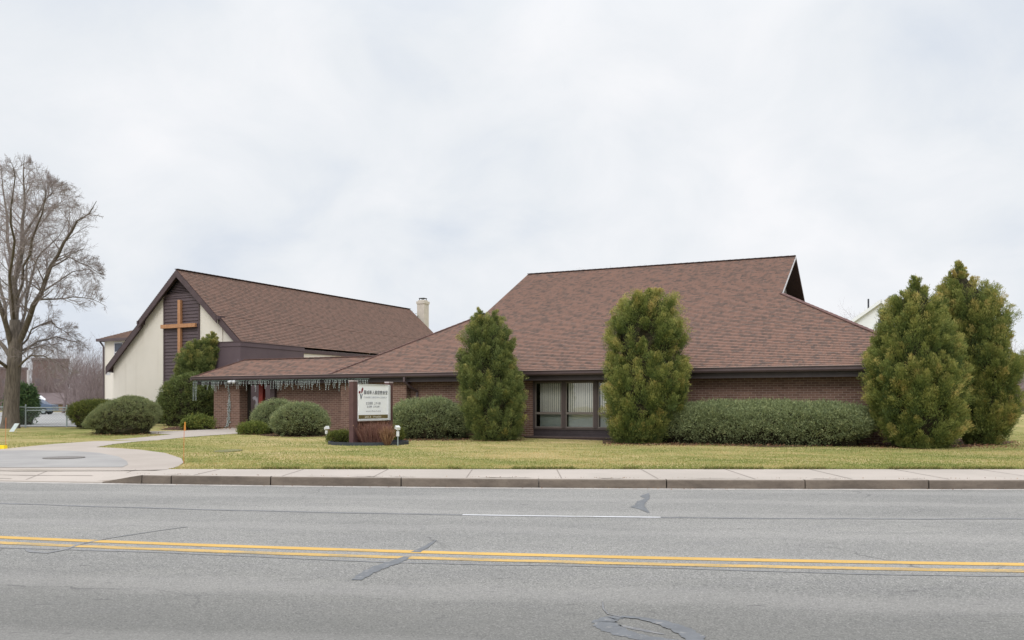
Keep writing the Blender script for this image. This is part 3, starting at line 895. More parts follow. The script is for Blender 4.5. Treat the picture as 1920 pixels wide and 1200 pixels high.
dark.box(wl - .1, wr + .1, Vr + 2.2, Vr + 2.25, zb, zs); dark.box(wl - .1, wl - .05, Vr + .26, Vr + 2.2, zb, zs); dark.box(wr + .05, wr + .1, Vr + .26, Vr + 2.2, zb, zs)
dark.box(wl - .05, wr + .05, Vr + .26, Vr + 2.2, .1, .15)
sh = sash.build('window_sash', M['window_alu'], wf); panes.build('window_pane', M['glass'], wf)
bl_.build('vertical_blinds', M['blind_beige'], wf); low.build('lower_panel', M['spandrel_grey'], wf); dark.build('dark_room', M['dark_interior'], hall)

# downpipes
gx = U(757, -.05)
mb = MB()
pts = [(gx, -.0, ze - .16), (gx, -.0, ze - .36), (gx + .12, .3, ze - .6), (U(782, Vr - .05), Vr - .05, ze - .78), (U(782, Vr - .05), Vr - .05, zb)]
for a, b in zip(pts, pts[1:]): mb.bar(a, b, .09, .07, up=(0, 1, .1))
mb.build('downpipe', M['gutter_brown'], hall)
mb = MB(); gx = U(487, -.03); mb.bar((gx, .02, ze - .16), (gx, .02, ze - .4), .12, .1, up=(0, 1, 0)); mb.build('downpipe', M['gutter_brown'], hall)

# flat-roofed entrance block behind the porch ridge
bv = 2 * pr + .05
bx0, bx1 = U(402, bv), U(451, bv)
btop = Zat(641, bx1, bv)
bend = 5.2
mb = MB()
mb.box(bx0, bx1, bv, bv + bend, zb, btop - .22)
mb.box(bx0 - .03, bx1 + .03, bv - .03, bv + bend + .03, btop - .218, btop - .0)
mb.build('entrance_block', M['peeling'], hall)
mb = MB(); mb.box(bx0 - .05, bx1 + .05, bv - .05, bv + bend + .05, btop + .001, btop + .04); mb.build('coping', M['brown_trim'], hall)

# ------------------------------------------------------------------ the church (left)
THC = R(27.2)
CY = 50.0
A0 = Vector(((341 - 960) / F * CY, CY, 0))
cu = Vector((math.cos(THC), -math.sin(THC))); cv = Vector((math.sin(THC), math.cos(THC)))
def S(px, V=0):
    r = (px - 960) / F; q = A0.to_2d() + cv * V
    return (r * q.y - q.x) / (cu.x - r * cu.y)
church = empty('gabled_church', A0, -THC, 'cream stucco church with a steep brown gable, louvre and brown siding strip', 'building')
zt = EYE + (HY - 507) / F * CY           # ridge
sl_ = .885                               # roof slope dz/ds
def zroof(s): return zt - sl_ * abs(s)
eL, eR, nv = 7.04 * .862, 5.57 * .862, 3.6 * .862
wlen = 26.8 * .862                       # ridge length
kc = math.sqrt(1 + sl_ * sl_)
zg0 = .2
mb = MB()
def cslope(s_end, sgn, v0, drop, s_from, o_v=0):
    # slope falling from s_from to s_end on one side
    zb_ = zt - drop - sl_ * s_end
    t1 = (s_end - s_from) * kc
    if sgn > 0: slope(mb, (s_end, v0, zb_), (0, 1, 0), (-1 / kc, 0, sl_ / kc), 0, t1, lambda t: 0, lambda t: wlen - v0)
    else: slope(mb, (-s_end, wlen, zb_), (0, -1, 0), (1 / kc, 0, sl_ / kc), 0, t1, lambda t: 0, lambda t: wlen - v0)
cslope(nv, 1, -.4, 0, 0); cslope(nv, -1, -.4, 0, 0)
cslope(eR, 1, -.25, 0, nv); cslope(eL, -1, -.25, 0, nv)
croof = mb.build('roof', M['shingles_old'], church)
mb = MB()
for i in range(80):
    a, b = -.4 + (wlen + .4) * i / 80, -.4 + (wlen + .4) * (i + 1) / 80
    mb.bar((0, a, zt + .03), (0, b, zt + .02), .26, .03)
mb.build('ridge_cap', M['ridge_dark'], croof)
mb = MB()                                 # rake boards and soffits, front gable
def rake(s0, s1, v, drop, h, th=.08):
    p, q = Vector((s0, v, zt - drop - sl_ * abs(s0))), Vector((s1, v, zt - drop - sl_ * abs(s1)))
    mb.bar(p - Vector((0, 0, h / 2 + .01)), q - Vector((0, 0, h / 2 + .01)), th, h, up=(0, 0, 1))
for sg, e in ((-1, eL), (1, eR)):
    p = [(0, -.42, zt - .02), (sg * nv, -.42, zroof(nv) - .02), (sg * nv, -.42, zroof(nv) - .42), (0, -.42, zt - .42)]
    if sg > 0: p = p[::-1]
    mb.prism(p, (0, .06, 0))
    a = nv - .05
    p = [(sg * a, -.27, zroof(a) - .04), (sg * e, -.27, zroof(e) - .04), (sg * e, -.27, zroof(e) - .46), (sg * a, -.27, zroof(a) - .46)]
    if sg > 0: p = p[::-1]
    mb.prism(p, (0, .06, 0))
    # underside of the overhangs
    mb.face([(0, -.36, zt - .1), (sg * nv, -.36, zroof(nv) - .1), (sg * nv, .0, zroof(nv) - .1), (0, .0, zt - .1)])
    mb.face([(sg * a, -.21, zroof(a) - .2), (sg * e, -.21, zroof(e) - .2), (sg * e, .3, zroof(e) - .2), (sg * a, .3, zroof(a) - .2)])
    # stepped end of the upper eave
    mb.box(sg * nv - .1, sg * nv + .12, -.42, .1, zroof(nv) - .22, zroof(nv) - .02)
mb.build('rake_board', M['brown_trim'], church)
mb = MB()                                 # eaves boards along the sides
mb.box(eR - .06, eR - .01, -.2, wlen, zroof(eR) - .34, zroof(eR) - .12)
mb.build('eave_board', M['brown_trim'], church); mb = MB()
mb.box(-eL + .01, -eL + .06, -.2, wlen, zroof(eL) - .34, zroof(eL) - .12)
mb.build('eave_board', M['brown_trim'], church)
mb = MB(); mb.box(-eL + .02, -eL + .35, -.24, -.2, zroof(eL) - .5, zroof(eL) - .36); mb.box(-eL - .05, -eL + .25, -.24, .0, zroof(eL) - .36, zroof(eL) - .31)
mb.build('eave_return', M['white_trim'], church)
# front wall: nave panels beside the siding strip, recessed aisle panels
ps = 1.6 * .862
zlv = EYE + (HY - 553) / F * CY          # foot of the louvre
mb = MB()
for sg, e in ((-1, eL), (1, eR)):
    x0, x1 = sg * ps, sg * nv
    p = [(x0, 0, zg0), (x1, 0, zg0), (x1, 0, zroof(x1) - .12), (x0, 0, zroof(x0) - .12)]
    mb.prism(p if sg > 0 else p[::-1], (0, .25, 0))
    x0, x1 = sg * (nv + .003), sg * (e - .3)
    p = [(x0, .06, zg0), (x1, .06, zg0), (x1, .06, zroof(x1) - .22), (x0, .06, zroof(x0) - .22)]
    mb.prism(p if sg > 0 else p[::-1], (0, .25, 0))
mb.build('front_wall', M['stucco'], church)
mb = MB()
mb.box(eR - .3, eR - .06, .32, wlen - .3, zg0, zroof(eR - .1) - .2); mb.box(-eL + .06, -eL + .3, .32, wlen - .3, zg0, zroof(eL - .1) - .2)
mb.build('side_wall', M['stucco'], church)
mb = MB(); p = [(-eL + .3, wlen - .3, zg0), (eR - .3, wlen - .3, zg0), (eR - .3, wlen - .3, zroof(eR - .3) - .2), (0, wlen - .3, zt - .2), (-eL + .3, wlen - .3, zroof(eL - .3) - .2)]
mb.prism(p, (0, .25, 0)); mb.build('rear_wall', M['stucco'], church)
# brown lapped siding strip
mb = MB(); z = zg0; st = .19
while z < zlv - .02:
    z1 = min(z + st, zlv)
    mb.face([(-ps + .003, -.05, z), (ps - .003, -.05, z), (ps - .003, -.006, z1), (-ps + .003, -.006, z1)])
    mb.face([(-ps + .003, -.006, z), (ps - .003, -.006, z), (ps - .003, -.05, z), (-ps + .003, -.05, z)])
    z = z1
mb.box(-ps + .003, ps - .003, .0, .2, zg0, zlv)
mb.build('siding_strip', M['brown_siding'], church)
mb = MB()
mb.box(-ps - .05, -ps + .05, -.06, -.003, zg0, zlv - .1); mb.build('siding_trim', M['brown_trim'], church)
mb = MB(); mb.box(ps - .05, ps + .05, -.06, -.003, zg0, zlv - .1)
mb.build('siding_trim', M['brown_trim'], church)
# louvre in the peak
mb = MB(); lz0, lz1 = zlv + .02, zt - .45
mb.box(-ps, ps, -.05, .02, zlv - .06, zlv + .06)
N = 9
for i in range(N):
    z = zlv + .1 + (lz1 - zlv - .1) * i / N
    hw_ = min(ps, (zt - .35 - z - .06) / sl_)
    if hw_ < .08: continue
    mb.face([(-hw_, -.07, z), (hw_, -.07, z), (hw_ - .06, .06, z + .085), (-hw_ + .06, .06, z + .085)])
    mb.face([(-hw_, -.055, z - .022), (hw_, -.055, z - .022), (hw_, -.07, z), (-hw_, -.07, z)])
lv = mb.build('gable_louvre', M['brown_siding'], church)
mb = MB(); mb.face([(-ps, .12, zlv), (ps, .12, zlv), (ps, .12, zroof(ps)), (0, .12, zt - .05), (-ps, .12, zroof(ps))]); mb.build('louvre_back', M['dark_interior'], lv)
# cross
cr0 = empty('wooden_cross', A0 + Vector((-cv.x * .12, -cv.y * .12, 0)), -THC, 'tall plain honey coloured wooden cross mounted on the brown siding of the gable', 'cross')
zc1, zcb, zc0 = EYE + (HY - 563) / F * CY, EYE + (HY - 611.5) / F * CY, 2.6
mb = MB(); mb.box(-.105, .105, -.1, .06, zc0, zc1); mb.build('upright', M['cedar'], cr0, bevel=.012)
mb = MB(); mb.box(-1.66 * .86, 1.5 * .86, -.14, -.0, zcb - .105, zcb + .105); mb.build('crossbar', M['cedar'], cr0, bevel=.012)
# chimney on the far gable
ch = MB(); chs, chv = S(793, wlen + .6), wlen + .6
zct = EYE + (HY - 566) / F * (A0.to_2d() + cu * chs + cv * chv).y
ch.box(chs - .34, chs + .34, chv - .34, chv + .34, zg0, zct)
ch.box(chs - .39, chs + .39, chv - .39, chv + .39, zct - .18, zct + .02); ch.box(chs - .29, chs + .29, chv - .29, chv + .29, zct + .021, zct + .12)
cho = ch.build('chimney', M['chimney_cream'], church, bevel=.02)
mb = MB(); mb.box(chs - .24, chs + .24, chv - .24, chv + .24, zct + .24, zct + .3)
for i in (-1, 1):
    for j in (-1, 1): mb.box(chs + i * .2 - .02, chs + i * .2 + .02, chv + j * .2 - .02, chv + j * .2 + .02, zct + .1, zct + .24)
mb.build('chimney_cap', M['dark_metal'], cho)
# rear wing with a hipped roof
WY = 62 * .95
wg = empty('rear_wing', (at(196, 700, WY).x, WY, 0), -THC, 'two storey cream wing with low hip roof behind the church gable', 'building')
wz = EYE + (HY - 636) / F * WY
W_, Dw = 9.0, 9.0
mb = MB(); mb.box(0, W_, 0, .25, zg0, wz - .15); mb.box(0, .25, .253, Dw, zg0, wz - .15); mb.box(W_ - .25, W_, .253, Dw, zg0, wz - .15); mb.box(.253, W_ - .253, Dw - .25, Dw, zg0, wz - .15)
mb.build('wall', M['stucco'], wg)
mb = MB(); o_ = .3; h_ = .42; kk = math.sqrt(1 + h_ * h_); half = (Dw + 2 * o_) / 2
slope(mb, (-o_, -o_, wz), (1, 0, 0), (0, 1 / kk, h_ / kk), 0, half * kk, lambda t: t / kk, lambda t: W_ + 2 * o_ - t / kk)
slope(mb, (-o_, Dw + o_, wz), (0, -1, 0), (1 / kk, 0, h_ / kk), 0, half * kk, lambda t: t / kk, lambda t: Dw + 2 * o_ - t / kk)
slope(mb, (W_ + o_, -o_, wz), (0, 1, 0), (-1 / kk, 0, h_ / kk), 0, half * kk, lambda t: t / kk, lambda t: Dw + 2 * o_ - t / kk)
slope(mb, (W_ + o_, Dw + o_, wz), (-1, 0, 0), (0, -1 / kk, h_ / kk), 0, half * kk, lambda t: t / kk, lambda t: W_ + 2 * o_ - t / kk)
wr_ = mb.build('roof', M['shingles_old'], wg)
mb = MB(); mb.box(-o_ - .08, W_ + o_, -o_ - .08, -o_ + .02, wz - .17, wz + .01); mb.box(-o_ - .08, -o_ + .02, -o_ + .023, Dw, wz - .17, wz + .01)
mb.box(-o_ + .03, W_, -o_ + .03, -.003, wz - .15, wz - .12)
mb.build('gutter', M['gutter_brown'], wg)
mb = MB(); mb.bar((-.2, -.2, wz - .17), (-.02, -.06, wz - .5), .09, .07, up=(0, 1, .1)); mb.bar((-.02, -.06, wz - .5), (-.02, -.06, zg0), .09, .07, up=(0, 1, 0)); mb.build('downpipe', M['gutter_brown'], wg)
def wu(px):
    r = (px - 960) / F; q = Vector((wg.location.x, wg.location.y)); return (r * q.y - q.x) / (cu.x - r * cu.y)
wx0, wx1 = wu(216), wu(230)
wzt, wzb = wz - .32, wz - 1.5
mb = MB(); mb.box(wx0 - .06, wx0, -.05, -.003, wzb, wzt); mb.box(wx1, wx1 + .06, -.05, -.003, wzb, wzt); mb.box(wx0 - .06, wx1 + .06, -.05, -.003, wzt + .002, wzt + .08); mb.box(wx0 - .06, wx1 + .06, -.07, -.003, wzb - .08, wzb - .002)
mb.box(wx0, wx1, -.045, -.006, (wzt + wzb) / 2 - .04, (wzt + wzb) / 2 + .04)
wn_ = mb.build('window_frame', M['white_trim'], wg)
mb = MB(); mb.face([(wx0, -.02, wzb), (wx1, -.02, wzb), (wx1, -.02, wzt), (wx0, -.02, wzt)]); mb.build('window_pane', M['far_glass'], wn_)

# ------------------------------------------------------------------ sign, floodlights, edging ring
SY = 30.6
s0 = at(662.5, 832, SY)
dirv = Vector((.42, .9)).normalized()
s_len = 0
# the board leads away from the viewer; solve its length so that the far post stands at px 728
r = (729 - 960) / F
s_len = (r * s0.y - s0.x) / (dirv.x - r * dirv.y)
srz = math.atan2(dirv.y, dirv.x)
sign = empty('church_sign', (s0.x, s0.y, T(SY)), srz, 'white notice board with Chinese lettering between two brown posts', 'sign')
zt_l = at(0, 714, SY).z - T(SY)
PW = .13
for i, xx_ in enumerate((0, s_len)):
    mb = MB(); mb.box(xx_ - PW, xx_ + PW, -.09, .09, -.1, zt_l - .03); po = mb.build('post', M['sign_post_brown'], sign, bevel=.008)
    mb = MB(); mb.box(xx_ - PW - .012, xx_ + PW + .012, -.1, .1, zt_l - .028, zt_l + .015); mb.build('post_cap', M['cap_metal'], po)
bz0, bz1 = at(0, 789.5, SY).z - T(SY), at(0, 719.5, SY).z - T(SY)
bx0_, bx1_ = PW + .005, s_len - PW - .005
FY = -.13                                # face of the board, towards the road
mb = MB(); mb.box(bx0_, bx1_, FY + .01, .1, bz0 + .05, bz1 - .03); board = mb.build('board', M['white_panel'], sign)
mb = MB(); mb.box(bx0_, bx1_, FY - .03, .12, bz0, bz0 + .048); mb.box(bx0_, bx1_, FY - .01, .12, bz1 - .028, bz1 + .0); mb.box(bx1_ - .12, bx1_ + .0, FY - .03, .005, bz0 + .05, bz1 - .03)
mb.build('frame', M['white_metal'], sign, bevel=.006)
bw_ = bx1_ - bx0_ - .12; bh_ = bz1 - bz0
def fx(f): return bx0_ + f * bw_
def fz(f): return bz1 - f * bh_
mb = MB(); mb.box(fx(0.0), fx(.995), FY + .002, FY + .009, fz(.945), fz(.84)); mb.build('name_band', M['olive_band'], board)
mb = MB(); mb.box(bx0_, bx1_, -.03, .03, .02, bz0 - .02)
mb.build('skirt_panel', plain('skirt_brown', (112, 78, 66), .7), sign)
def text(body, x0, x1, zc, h, mat, name='lettering'):
    cu_ = bpy.data.curves.new('lettering', 'FONT'); cu_.body = body; cu_.size = 1
    cu_.extrude = .0; cu_.align_x = 'LEFT'
    to = bpy.data.objects.new('lettering', cu_); col.objects.link(to)
    dg = bpy.context.evaluated_depsgraph_get(); dg.update()
    me = bpy.data.meshes.new_from_object(to.evaluated_get(dg), depsgraph=dg)
    bpy.data.objects.remove(to); bpy.data.curves.remove(cu_)
    if not len(me.vertices): return
    xs_ = [v.co.x for v in me.vertices]; ys_ = [v.co.y for v in me.vertices]
    ax, bx, ay, by = min(xs_), max(xs_), min(ys_), max(ys_)
    for v in me.vertices:
        X = x0 + (v.co.x - ax) / (bx - ax) * (x1 - x0); Z = zc + ((v.co.y - ay) / (by - ay) - .5) * h
        v.co = (X, FY + .0005, Z)
    me.materials.clear(); me.materials.append(mat); me.update()
    o = bpy.data.objects.new(name, me); col.objects.link(o); o.parent = board
    return o
text('羅城華人基督教會堂', fx(.17), fx(.985), fz(.225), .145, M['dark_letters'])
text('CHINESE CHRISTIAN CHURCH', fx(.17), fx(.96), fz(.36), .06, M['light_grey_letters'])
text('主日崇拜  上午十時', fx(.24), fx(.74), fz(.525), .11, M['grey_letters'])
text('主日學  上午九時', fx(.27), fx(.7), fz(.615), .075, M['grey_letters'])
text('www.church.org', fx(.24), fx(.74), fz(.74), .05, M['grey_letters'])
text('2013', fx(.2), fx(.4), fz(.893), .075, M['pale_letters'])
text('Westfall', fx(.47), fx(.76), fz(.893), .075, M['pale_letters'])
mb = MB()                                # emblem: two red petals over a slate V
def blob(cx, cz, rx, rz, rot, m):
    P = []
    for i in range(14):
        a = 2 * math.pi * i / 14; x, z = rx * math.cos(a), rz * math.sin(a)
        P.append((cx + x * math.cos(rot) - z * math.sin(rot), FY - .002, cz + x * math.sin(rot) + z * math.cos(rot)))
    mb.face(P, m=m)
blob(fx(.115), fz(.17), .045, .11, -.45, 0); blob(fx(.03), fz(.225), .055, .045, .4, 0)
mb.face([(fx(.045), FY - .002, fz(.27)), (fx(.075), FY - .002, fz(.42)), (fx(.085), FY - .002, fz(.38)), (fx(.065), FY - .002, fz(.27))][::-1], m=1)
mb.face([(fx(.105), FY - .002, fz(.27)), (fx(.085), FY - .002, fz(.38)), (fx(.08), FY - .002, fz(.42)), (fx(.13), FY - .002, fz(.27))], m=1)
mb.build('emblem', [M['emblem_red'], M['emblem_slate']], board)

def flood(px, py, top, lab):
    Y = (EYE - T(29.5)) * F / (py - HY); p = at(px, py, Y); h = (py - top) / F * Y
    t = empty('garden_floodlight', (p.x, Y, T(Y)), 0, lab, 'floodlight', 'white floodlights by the notice board')
    mb = MB(); mb.tube([(0, 0, -.05), (0, 0, h * .5)], .02, 8); mb.build('stem', M['galvanised'], t)
    mb = MB(); mb.box(-.045, .045, -.035, .035, h * .46, h * .7); mb.build('junction_box', M['white_metal'], t, bevel=.012)
    mb = MB(); mb.tube([(0, 0, h * .72), (.0, 0, h * .83)], .02, 8)
    d = (s0 + Vector((dirv.x, dirv.y, 0)) * s_len * .5 - p); d.z = .0; d = d.normalized(); d.z = .35
    mb.build('bracket', M['white_metal'], t)
    c = Vector((0, 0, h * .86)); mb = MB(); mb.bar(c - d * .06, c + d * .07, .13, .1); mb.bar(c + d * .071, c + d * .085, .155, .12)
    mb.build('lamp_head', M['white_metal'], t, bevel=.015)
flood(612, 826, 799, 'white floodlight on a short stem left of the notice board')
flood(746, 836, 797, 'white floodlight on a short stem right of the notice board')
# black edging ring of the sign bed
cx_, cy_ = .5 * (s0.x + s0.x + dirv.x * s_len), s0.y + .35
pts = []
for i in range(48):
    a = 2 * math.pi * i / 48
    pts.append(((cx_ + 1.38 * math.cos(a)), cy_ + 1.25 * math.sin(a)))
mb = MB()
for i in range(48):
    (xa, ya), (xb, yb) = pts[i], pts[(i + 1) % 48]
    mb.bar((xa, ya, T(ya) + .045), (xb, yb, T(yb) + .045), .05, .13)
tag(mb.build('bed_edging', M['black_edging']), 'black plastic edging ring round the notice board planting', 'edging')
sheet('mulch_bed', [(x, y) for x, y in pts], M['mulch'], .03, .5)

# ------------------------------------------------------------------ lights hung for Christmas
lt0, lt1 = U(363, -.08), U(690, -.08)
ic = empty('icicle_lights', C0, -TH, 'icicle string lights hanging in short strands from the porch eave', 'string lights')
mw_, mbul = MB(), MB()
zl = ze - gh - .05
x = lt0
while x < lt1:
    mw_.bar((x, -.1, zl), (x + .1, -.1, zl + random.uniform(-.02, .01)), .014, .014)
    if random.random() < .93:
        ln_ = random.choice((.16, .26, .36, .46)) * random.uniform(.85, 1.15)
        if x < lt0 + .25: ln_ = .95
        sw = random.uniform(-.05, .05)
        P = [(x + sw * t + random.uniform(-.012, .012), -.1 + random.uniform(-.02, .02), zl - ln_ * t) for t in (0, .33, .66, 1)]
        mw_.tube(P, .0065, 4)
        z = .06
        while z < ln_:
            t = z / ln_
            mbul.tube([(x + sw * t, -.105, zl - z), (x + sw * t + random.uniform(-.02, .02), -.115, zl - z - .035)], [.008, .012], 5)
            z += .075
    x += random.uniform(.045, .1) if math.sin(x * 4.3) > -.75 else .16
mw_.build('wire', M['wire_green'], ic); mbul.build('bulbs', M['bulb_white'], ic)
pz = empty('string_lights', C0, -TH, 'tangle of white string lights hanging down the front of the brick porch pillar', 'string lights')
cx_ = U(431, Vpil)
mw_, mbul = MB(), MB(); P = []
zt_, z0_ = zl - .2, T(Yat(cx_, Vpil)) + .05
for i in range(90):
    t = i / 89
    amp = .03 + .07 * (t > .35) * abs(math.sin(9 * t)) 
    P.append((cx_ - .06 + .1 * math.sin(3 * t) * (1 - t) + amp * math.sin(i * 1.9) - (.28 * max(0, t - .9) * 10 * .4), Vpil - .03 + .015 * math.sin(i * 2.7), zt_ + (z0_ - zt_) * t))
mw_.tube(P, .01, 4); mw_.build('wire', M['wire_green'], pz)
for i in range(0, 90, 1):
    t = i / 89
    for _ in range(1 if t < .3 else 3):
        q = Vector(P[i]) + Vector((random.gauss(0, .022), random.uniform(-.03, 0), random.gauss(0, .02)))
        mbul.tube([q, q + Vector((0, 0, -.03))], [.012, .015], 5)
mbul.build('bulbs', M['bulb_white'], pz)
tw = empty('eave_spotlight', C0, -TH, 'small white twin spotlight fixed under the porch gutter', 'spotlight')
cx_ = U(438, -.1); mb = MB(); mb.box(cx_ - .05, cx_ + .05, -.1, .16, zl - .06, zl + .02)
mb.build('bracket', M['white_metal'], tw)
for dx in (-.12, .12):
    mb = MB(); mb.tube([(cx_ + dx * .4, -.1, zl - .02), (cx_ + dx, -.2, zl - .05), (cx_ + dx * 1.3, -.28, zl - .09)], [.04, .06, .085], 10); mb.build('lamp_head', M['white_metal'], tw, smooth=True)

# ------------------------------------------------------------------ vegetation
def leaves(name, P, A, Ln, Wd, tint, mat, parent=None):
    N = len(P)
    A = A / np.linalg.norm(A, axis=1, keepdims=True)
    rv = RNG.normal(size=(N, 3)); Sd = np.cross(A, rv); Sd /= np.linalg.norm(Sd, axis=1, keepdims=True) + 1e-9
    Nn = np.cross(A, Sd)
    Ln = Ln[:, None]; Wd = Wd[:, None]
    V = np.empty((N, 4, 3))
    V[:, 0] = P; V[:, 1] = P + A * Ln * .55 + Sd * Wd * .5 + Nn * Ln * .06
    V[:, 2] = P + A * Ln; V[:, 3] = P + A * Ln * .55 - Sd * Wd * .5 + Nn * Ln * .06
    Fc = np.arange(N * 4).reshape(N, 4)
    return np_mesh(name, V.reshape(-1, 3), Fc, mat, parent, np.repeat(np.clip(tint, 0, 1), 4))

def bumpy(theta, z, seed):
    s = seed * 1.7
    return (.5 * np.sin(3 * theta + 1.9 * z + s) + .35 * np.sin(5 * theta - 3.1 * z + 2.1 * s) + .3 * np.sin(2 * theta + 5.3 * z + 3 * s)
            + .25 * np.sin(8 * theta + 7.7 * z + 1.3 * s)) / 1.1

def core_mesh(name, zs_, cx_, cy_, rx, ry, mat, parent, seed, shrink=.78):
    n = 20; V = []; Fc = []
    m = len(zs_)
    for i in range(m):
        for k in range(n):
            a = 2 * math.pi * k / n
            q = shrink * (1 + .14 * float(bumpy(np.array(a), np.array(zs_[i] * 2.0), seed)) + random.uniform(-.05, .05))
            V.append((cx_[i] + rx[i] * q * math.cos(a), cy_[i] + ry[i] * q * math.sin(a), zs_[i]))
    for i in range(m - 1):
        for k in range(n):
            j = (k + 1) % n
            Fc.append((i * n + k, i * n + j, (i + 1) * n + j, (i + 1) * n + k))
    V.append((cx_[0], cy_[0], zs_[0])); V.append((cx_[-1], cy_[-1], zs_[-1])) 
    me = bpy.data.meshes.new(name)
    Fc += [(k, len(V) - 2, (k + 1) % n) for k in range(n)] + [((m - 1) * n + k, (m - 1) * n + (k + 1) % n, len(V) - 1) for k in range(n)]
    me.from_pydata(V, [], Fc)
    me.materials.append(mat); me.update()
    o = bpy.data.objects.new(name, me); col.objects.link(o); o.parent = parent
    return o
tinted('inner_twigs', [(0, (58, 60, 40)), (1, (58, 60, 40))], .9, 0, .1)
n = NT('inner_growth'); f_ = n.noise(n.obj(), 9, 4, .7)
M['inner'] = n.finish(n.mix(n.sstep(f_, .35, .65), lin((40, 40, 29)), lin((62, 56, 42))), .95, .1)  # inner wood colour, darkened to deepen shade in gaps and at shrub bases

def arborvitae(sil, Y, label, mat, nclump, seed, top_tint=.0, depth=1.0, group='tall evergreens along the front of the hall', cat='tree', leaf=.1, name='arborvitae', extra=()):
    """sil: (py, px left, px right) down the silhouette, standing at distance Y"""
    rng = np.random.default_rng(seed)
    z = np.array([EYE + (HY - s[0]) / F * Y for s in sil]); xl = np.array([(s[1] - 960) / F * Y for s in sil]); xr = np.array([(s[2] - 960) / F * Y for s in sil])
    o = np.argsort(z); z, xl, xr = z[o], xl[o], xr[o]
    cxm = (xl[0] + xr[0]) / 2
    z0 = T(Y)
    z[0] = min(z[0], z0 + .05)
    root = empty(name, (cxm, Y, z0), 0, label, cat, group)
    def prof(q):
        l, r = np.interp(q, z, xl), np.interp(q, z, xr); return (l + r) / 2 - cxm, (r - l) / 2
    H = z[-1] - z[0]; ztop = z[-1]; z[-3:] -= .12; xl = xl + .13; xr = np.maximum(xr - .13, xl + .04)
    # clump centres over the surface, more where it is wide
    zz_ = np.linspace(z[0], z[-1], 200); wgt = prof(zz_)[1] + .12; cdf = np.cumsum(wgt) / wgt.sum()
    zc = np.interp(rng.random(nclump), cdf, zz_); th = rng.uniform(0, 2 * np.pi, nclump)
    c, r = prof(zc)
    fr = np.where(rng.random(nclump) < .8, rng.uniform(.82, 1.0, nclump), rng.uniform(.55, .85, nclump)) * (1 + .06 * bumpy(th, zc * 2.0, seed) + .06 * np.sin(7 * th + 5 * zc) * np.sin(4.3 * zc - 3 * th + seed))
    fr = np.where(rng.random(nclump) < .05, fr * 1.08, fr)
    fr = np.where(zc > z[-1] - .35, np.sqrt(rng.random(nclump)), fr)
    cen = np.stack([c + r * fr * np.cos(th), r * depth * fr * np.sin(th), zc - z0], 1)
    outv = np.stack([np.cos(th), np.sin(th) * depth, np.zeros(nclump)], 1)
    up = np.array([0, 0, 1.0])
    ax = outv * rng.uniform(.25, .75, (nclump, 1)) + up * rng.uniform(.6, 1.0, (nclump, 1)) + rng.normal(0, .18, (nclump, 3))
    ax /= np.linalg.norm(ax, axis=1, keepdims=True)
    Lc = rng.uniform(.36, .8, nclump) * min(1, max(.45, H / 5)) * np.clip(r / .75, .5, 1); Wc = Lc * rng.uniform(.32, .5, nclump)
    per = 320
    idx = np.repeat(np.arange(nclump), per); M_ = len(idx)
    side = np.cross(ax, outv + rng.normal(0, .35, (nclump, 3))); side /= np.linalg.norm(side, axis=1, keepdims=True)
    nrm = np.cross(ax, side)
    t = rng.random(M_); s = rng.normal(0, .5, M_) * (1.05 - t) ** .6
    P = cen[idx] + ax[idx] * (Lc[idx] * (t - .45))[:, None] + side[idx] * (Wc[idx] * s)[:, None] + nrm[idx] * (Wc[idx] * rng.normal(0, .28, M_))[:, None]
    A = ax[idx] + side[idx] * (s * 1.1)[:, None] + nrm[idx] * rng.normal(0, .3, M_)[:, None] + rng.normal(0, .22, (M_, 3))
    hfr = (zc - z[0]) / H
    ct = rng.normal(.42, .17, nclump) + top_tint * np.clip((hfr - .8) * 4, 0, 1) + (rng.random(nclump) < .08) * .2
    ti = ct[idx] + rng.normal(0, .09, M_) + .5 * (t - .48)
    P[:, 2] = np.maximum(P[:, 2], .02)
    leaves('foliage', P, A, rng.uniform(.55, 1.1, M_) * leaf, rng.uniform(.12, .21, M_) * leaf, ti, M[mat], root)
    zs_ = np.linspace(z[0] + .08, z[-1] - .12 * H * .5, 16); cc, rr = prof(zs_)
    core_mesh('inner_branches', list(zs_ - z0), list(cc), [0] * 16, list(rr), list(rr * depth), M['inner'], root, seed, .68)
    mb = MB(); mb.tube([(0, 0, -.1), (.02, 0, H * .3), (float(prof(np.array(z[0] + H * .8))[0]), 0, H * .8)], [.11, .09, .03], 8); mb.build('trunk', M['shrub_wood'], root)
    return root

silA = [(578, 890, 935), (587, 887, 941), (600, 884, 946), (615, 880, 953), (640, 867, 967), (670, 865, 966), (690, 856, 966), (715, 859, 982), (740, 860, 981), (765, 862, 984), (790, 870, 984), (815, 880, 978), (827, 892, 970)]
silB = [(541, 1226, 1242), (547, 1176, 1246), (553, 1170, 1251), (573, 1157, 1268), (600, 1148, 1273), (627, 1139, 1291), (648, 1137, 1284), (664, 1139, 1272), (691, 1140, 1294), (712, 1133, 1297), (733, 1132, 1287), (760, 1135, 1284), (787, 1136, 1262), (813, 1140, 1250), (831, 1153, 1233)]
silC = [(515, 1711, 1715), (535, 1697, 1730), (551, 1684, 1755), (577, 1661, 1762), (610, 1655, 1775), (639, 1647, 1788), (678, 1629, 1801), (717, 1625, 1804), (749, 1629, 1804), (782, 1645, 1804), (814, 1658, 1801), (839, 1685, 1765)]
